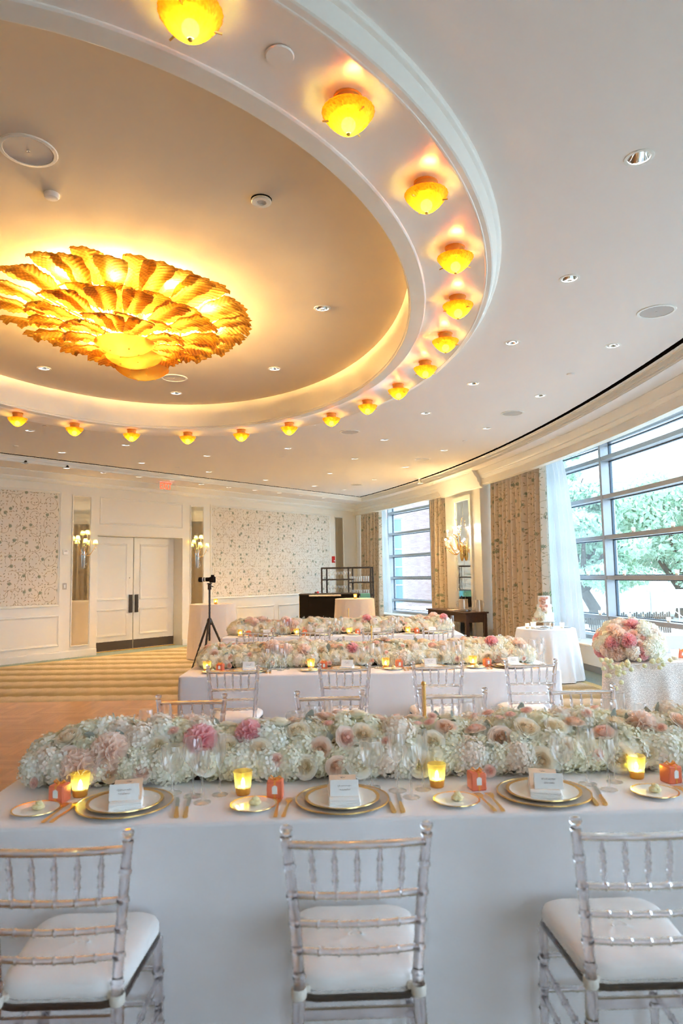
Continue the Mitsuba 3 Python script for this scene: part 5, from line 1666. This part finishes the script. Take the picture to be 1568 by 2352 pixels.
SEND = 1.0 if (SBM @ np.array([1, 0, 0, 1]))[1] < (SBM @ np.array([-1, 0, 0, 1]))[1] else -1.0   # which end is nearer the camera
prin('mat_pitcher', (0.72, 0.63, 0.52), 0.25, 0.6)
k = thing('water_pitcher', 'tall brushed metal pitcher with a curved handle on the sideboard', 'pitcher')
p0 = sb(SEND * .42, .30)
put(k, dictof(lathe([(0, 0), (.105, 0), (.108, .005), (.098, .245), (.096, .248), (.10, .02), (0, .02)], 32), 'mat_pitcher', 40), mat4(*p0))
part(k, 'handle', tube([(-.098, 0, .20), (-.14, 0, .215), (-.165, 0, .17), (-.15, 0, .09), (-.104, 0, .05)], .010, 8), 'mat_pitcher', M=mat4(*p0, .3))
k = thing('water_pitcher', 'second metal pitcher close to the mirror at the right of the sideboard', 'pitcher')
p0 = sb(SEND * .80, .13)
put(k, dictof(lathe([(0, 0), (.085, 0), (.088, .005), (.078, .235), (.076, .238), (.08, .02), (0, .02)], 32), 'mat_pitcher', 40), mat4(*p0))
part(k, 'handle', tube([(.078, 0, .19), (.115, 0, .205), (.14, 0, .16), (.125, 0, .08), (.084, 0, .05)], .008, 8), 'mat_pitcher', M=mat4(*p0, .3))
k = solid('wine_bottle', lathe([(0, 0), (.037, 0), (.038, .006), (.038, .19), (.030, .225), (.015, .25), (.0145, .31), (0, .31)], 20), 'mat_bronze_dark', 'dark wine bottle standing behind the pitcher handle on the sideboard', 'bottle', M=mat4(*sb(SEND * .18, .22)))
part(k, 'label', lathe([(.0385, .06), (.0385, .13)], 20), 'mat_paper', M=mat4(*sb(SEND * .18, .22)))
pl_ = lathe([(0, .004), (.07, .004), (.115, .014), (.115, .011), (.07, 0), (0, 0)], 32)
pd_ = dictof(pl_, 'mat_steel', 40)
for j in range(6):
    put(thing('metal_plate', f'silver plate in a low stack on the sideboard, {ORD[j]} from the bottom', 'plate', 'stacked silver plates'), pd_, mat4(*sb(SEND * .70, .38, SZ + .0075 * j)))
kk = solid('linen_stack', cat([cbox(-.16, .16, -.10, .10, .011 * j, .011 * j + .0105, .003) for j in range(3)]), 'mat_cloth_blush', 'low stack of folded cream napkins on the sideboard', 'napkins', smooth=False, M=SBM @ mat4(SEND * .33, .46, SZ))

# ================================================================ tripod with camera
k = thing('tripod', 'black tripod holding a camera with a long lens, left of the middle table', 'tripod')
TX, TY = -2.23, 11.5
part(k, 'centre_column', tube([(TX, TY, .55), (TX, TY, 1.40)], .016, 10), 'mat_black_gloss')
part(k, 'collar', lathe([(0, -.05), (.03, -.05), (.045, -.02), (.045, .03), (.03, .06), (0, .06)], 14), 'mat_black_gloss', M=mat4(TX, TY, .86))
part(k, 'ball_head', cat([lathe([(0, 0), (.03, 0), (.035, .03), (.025, .05), (0, .05)], 14), ball(.032, (0, 0, .065), 2), cbox(-.04, .04, -.03, .03, .09, .11, .004), tube([(0, 0, .06), (.07, -.02, .05)], .008, 6)]), 'mat_black_gloss', M=mat4(TX, TY, 1.395))
for a in (.5, 2.6, 4.6):
    c_, s_ = math.cos(a), math.sin(a)
    part(k, 'leg', tube([(TX + .03 * c_, TY + .03 * s_, .87), (TX + .22 * c_, TY + .22 * s_, .45), (TX + .221 * c_, TY + .221 * s_, .448), (TX + .42 * c_, TY + .42 * s_, .006)], [.020, .018, .013, .012], 8), 'mat_black_gloss')
k = thing('camera', 'camera with a long pale-banded lens mounted on the tripod', 'camera')
Mc = mat4(TX, TY, 1.565, -.18)
part(k, 'body', moved(cat([cbox(.02, .085, -.065, .065, -.055, .045, .008), cbox(.03, .075, -.03, .03, .04, .075, .008)]), Mc), 'mat_black', False)
ln = lambda x0, x1, r: moved(cyl(r, x0, x1, n=20), Mc @ mat4(0, 0, 0, 0, 1, 0, PI / 2))
part(k, 'lens_barrel', cat([ln(-.06, .03, .034), ln(-.135, -.12, .038), ln(-.10, -.085, .037)]), 'mat_black')
part(k, 'lens_band', cat([ln(-.12, -.10, .0365), ln(-.085, -.06, .036)]), 'mat_white', label='pale band on the lens')
part(k, 'lens_hood', cat([ln(-.185, -.135, .042)]), 'mat_black')

# ================================================================ small things on the walls
k = solid('fire_alarm', wallmesh(cbox(9.70, 9.80, 0, .05, 1.98, 2.17, .006)), 'mat_red', 'red fire alarm pull station on the frame beside the far mirror strip', 'fire alarm', smooth=False)
part(k, 'handle', wallmesh(cbox(9.735, 9.79, .05, .062, 2.02, 2.05, .003)), 'mat_white', False, label='white pull handle')
k = solid('thermostat', wallmesh(cbox(1.20, 1.31, 0, .03, 2.12, 2.22, .006)), 'mat_white', 'small white thermostat box high between the left wallpaper panel and the mirror', 'thermostat', smooth=False)
part(k, 'dial', wallmesh(cbox(1.22, 1.29, .03, .034, 2.18, 2.205, .001)), 'mat_grille', False)
k = solid('wall_switch', wallmesh(cbox(1.21, 1.30, 0, .014, 1.40, 1.53, .004)), 'mat_grille', 'grey wall switch plate below the thermostat', 'switch', smooth=False)
part(k, 'rocker', wallmesh(cbox(1.24, 1.27, .014, .019, 1.43, 1.50, .002)), 'mat_white', False)
# ================================================================ outside
diff('mat_pavement', (0.52, 0.52, 0.50))
diff('mat_bark', (0.11, 0.095, 0.08))
diff('mat_mortar', (0.46, 0.43, 0.42))
diff('mat_brick', mikit.proc(brick_tone))
prin('mat_pale_glass', (0.46, 0.50, 0.53), 0.15)
diff('mat_stone', (0.62, 0.62, 0.63))
prin('mat_far_glass', (0.10, 0.19, 0.24), 0.1, specular=0.7)
struct('ground', box(4.95, 90, -30, 110, -.7, -.42), 'mat_pavement', False, label='pavement outside the windows')
part('ground', 'far_pavement', box(-40, 4.95, 26, 110, -.7, -.42), 'mat_pavement', False)

# brick building seen through the far window
BX0, BX1, BYY = -6.0, 12.0, 42.0
k = thing('brick_building', 'red brick building with tall windows seen through the far window', 'building')
part(k, 'wall', cat([box(BX0, 2.55, BYY, BYY + 8, -.42, 16), box(3.75, BX1, BYY, BYY + 8, -.42, 16), box(2.55, 3.75, BYY, BYY + 8, 5.05, 16), box(2.55, 3.75, BYY, BYY + 8, -.42, -.2), box(2.5, 3.8, BYY + .3, BYY + 8, -.42, 16)]), 'mat_mortar', False)
wk = k + '__window'
put(wk, dictof(box(2.55, 3.75, BYY + .16, BYY + .22, -.2, 5.05), 'mat_far_glass', False))
tag(wk, 'tall teal window')
for z in (-.2, .9, 2.0, 3.1, 4.15, 4.97):
    part(wk, 'bar', box(2.55, 3.75, BYY + .10, BYY + .17, z, z + .08), 'mat_alu', False)
for x in (2.55, 3.13, 3.67):
    part(wk, 'bar', box(x, x + .08, BYY + .10, BYY + .17, -.2, 5.05), 'mat_alu', False)
BW, BH = .212, .068
bd = dictof(box(0, .200, -.012, .02, 0, .057), 'mat_brick', False)
rest, cnt = [], 0
for row in range(92):
    for c in range(16):
        x = 3.80 + BW * c + (BW / 2 if row % 2 else 0)
        z = -.35 + BH * row
        if x > 6.5:
            continue
        if cnt < 300 and 10 <= row < 60 and c < 7:
            put(key_for(k + '__brick'), bd, mat4(x, BYY, z))
            cnt += 1
        else:
            b = box(x, x + .200, BYY - .012, BYY + .02, z, z + .057)
            rest.append(b)
for row in range(6):
    for c in range(6):
        rest.append(box(2.55 + BW * c, 2.55 + BW * c + .2, BYY - .012, BYY + .02, 5.08 + BH * row, 5.08 + BH * row + .057))
kk = part(k, 'brickwork', cat(rest), 'mat_brick', False)
tag(kk, None, None, None, 'stuff')

# pale stone building behind the trees
k = thing('stone_building', 'pale stone building with rows of windows behind the trees', 'building')
part(k, 'wall', box(27.0, 75, 74, 90, -.42, 30), 'mat_stone', False)
for i in range(7):
    part(k, 'ledge', box(26.9, 75, 73.7, 74, 3.6 + 3.8 * i, 3.9 + 3.8 * i), 'mat_stone', False)
for i in range(6):
    for j in range(9):
        x, z = 28.5 + 4.6 * j, 4.7 + 3.8 * i
        w = part(k, 'window', box(x, x + 2.2, 73.9, 73.98, z, z + 2.2), 'mat_pale_glass', False)


def tree(x, y, h, spread, n, seed, label, tone=1.0, base=1.6):
    q = np.random.default_rng(seed)
    k = thing('street_tree', label, 'tree')
    br, tips = [], []
    top = np.array([x + q.uniform(-.6, .6), y, base + .5])
    br.append(tube([(x, y, -.42), (x + .1, y, base * .5), top], [.28, .22, .19], 9))
    for i in range(9):
        a = i * 2.4 + q.uniform(-.3, .3)
        L = spread * q.uniform(.55, .9)
        e = top + np.array([math.cos(a) * L, math.sin(a) * L * .8, (h - base) * q.uniform(.25, .8)])
        m_ = (top + e) / 2 + np.array([0, 0, .5])
        br.append(tube([top - [0, 0, .1], m_, e], [.13, .08, .03], 6))
        tips.append(e)
    part(k, 'trunk', cat(br), 'mat_bark')
    V, C = [], []
    cl = []
    for i in range(46):
        a, u, zz = q.uniform(0, 6.28), math.sqrt(q.uniform(0, 1)), q.uniform(0, 1)
        rr = spread * (1 - .35 * zz ** 2) * u
        cl.append((np.array([x + math.cos(a) * rr, y + math.sin(a) * rr * .8, base + .8 + (h - base) * zz]), spread * q.uniform(.16, .30)))
    per = n // len(cl)
    for c, r in cl:
        d = q.normal(0, 1, (per, 3))
        d /= np.linalg.norm(d, axis=1, keepdims=True)
        p = c + d * r * q.uniform(.55, 1.05, (per, 1)) ** .6 * [1.15, 1.15, .8]
        s1 = q.normal(0, 1, (per, 3))
        s1 /= np.linalg.norm(s1, axis=1, keepdims=True)
        s2 = np.cross(s1, d)
        s2 /= np.linalg.norm(s2, axis=1, keepdims=True) + 1e-9
        sz = q.uniform(.09, .17, (per, 1))
        quad = np.stack([p - s1 * sz, p + s2 * sz * .45, p + s1 * sz, p - s2 * sz * .45], 1)
        V.append(quad)
        col = np.array([.46, .60, .47])[None] * q.uniform(.8, 1.35, (per, 1)) * tone
        C.append(np.repeat(col[:, None], 4, 1))
    V, C = np.vstack(V), np.vstack(C)
    f = np.arange(len(V))[:, None] * 4 + np.array([[0, 1, 2, 3]])
    kk = part(k, 'foliage', tm(V.reshape(-1, 3), f), 'mat_tree', False, color=C.reshape(-1, 3))
    tag(kk, None, None, None, 'stuff')


tree(14.2, 29.0, 4.5, 3.9, 26000, 1, 'leafy green street tree filling the right-hand bay of the large window', 1.0, .35)
tree(9.4, 26.0, 3.9, 1.9, 14000, 2, 'leafy green street tree right behind the mullion of the large window', 1.08, .35)
tree(20.5, 36.0, 5.6, 3.6, 12000, 3, 'street tree beyond the right edge of the photo', .95, .5)
tree(12.3, 39.0, 8.6, 1.8, 12000, 5, 'taller tree beside the sheer curtain of the large window', 1.15, 2.6)
# patio fence, white furniture, rail and sign
k = thing('patio_fence', 'low fence of thin upright slats on the patio outside the large window', 'fence')
for i in range(44):
    x = 5.55 + .052 * i
    part(k, 'slat', cbox(x, x + .035, 16.5, 16.52, -.40, .58 + .03 * math.sin(i * 2.1), .003), 'mat_bark', False)
part(k, 'rail', cbox(5.5, 7.9, 16.52, 16.56, .42, .48, .004), 'mat_bark', False)
part(k, 'rail', cbox(5.5, 7.9, 16.52, 16.56, -.2, -.14, .004), 'mat_bark', False)
for x, y, r, h, lab in ((5.35, 15.2, .17, .78, 'white cloth-covered stool outside the window, left one'), (5.98, 15.2, .23, .82, 'white cloth-covered chair outside the window, right one')):
    k = solid('covered_chair', lathe([(r, 0), (r * .97, .3), (r * .8, .45), (r * .7, h * .8), (r * .35, h), (0, h + .01)], 20, rib=lambda a: 1 + .03 * np.sin(a * 7)), 'mat_cloth_white', lab, 'chair', M=mat4(x, y, -.42))
    part(k, 'knot', ball(.05, (x, y, -.42 + h + .03), 1), 'mat_cloth_white')
k = thing('street_railing', 'steel railing with crossed braces in front of the trees', 'railing')
for i in range(5):
    x = 9.6 + 1.25 * i
    part(k, 'post', tube([(x, 21.5, -.42), (x, 21.5, .95)], .03, 8), 'mat_steel')
    if i < 4:
        part(k, 'brace', cat([tube([(x, 21.5, -.1), (x + 1.25, 21.5, .9)], .014, 6), tube([(x, 21.5, .9), (x + 1.25, 21.5, -.1)], .014, 6)]), 'mat_steel')
part(k, 'top_rail', tube([(9.5, 21.5, .95), (14.7, 21.5, .95)], .03, 8), 'mat_steel')
k = solid('street_sign', cbox(10.05, 10.65, 21.2, 21.24, .42, .95, .01), 'mat_white', 'blank white sign board on the railing outside', 'sign', smooth=False)
part(k, 'post', tube([(10.35, 21.26, -.42), (10.35, 21.26, .9)], .025, 8), 'mat_steel')
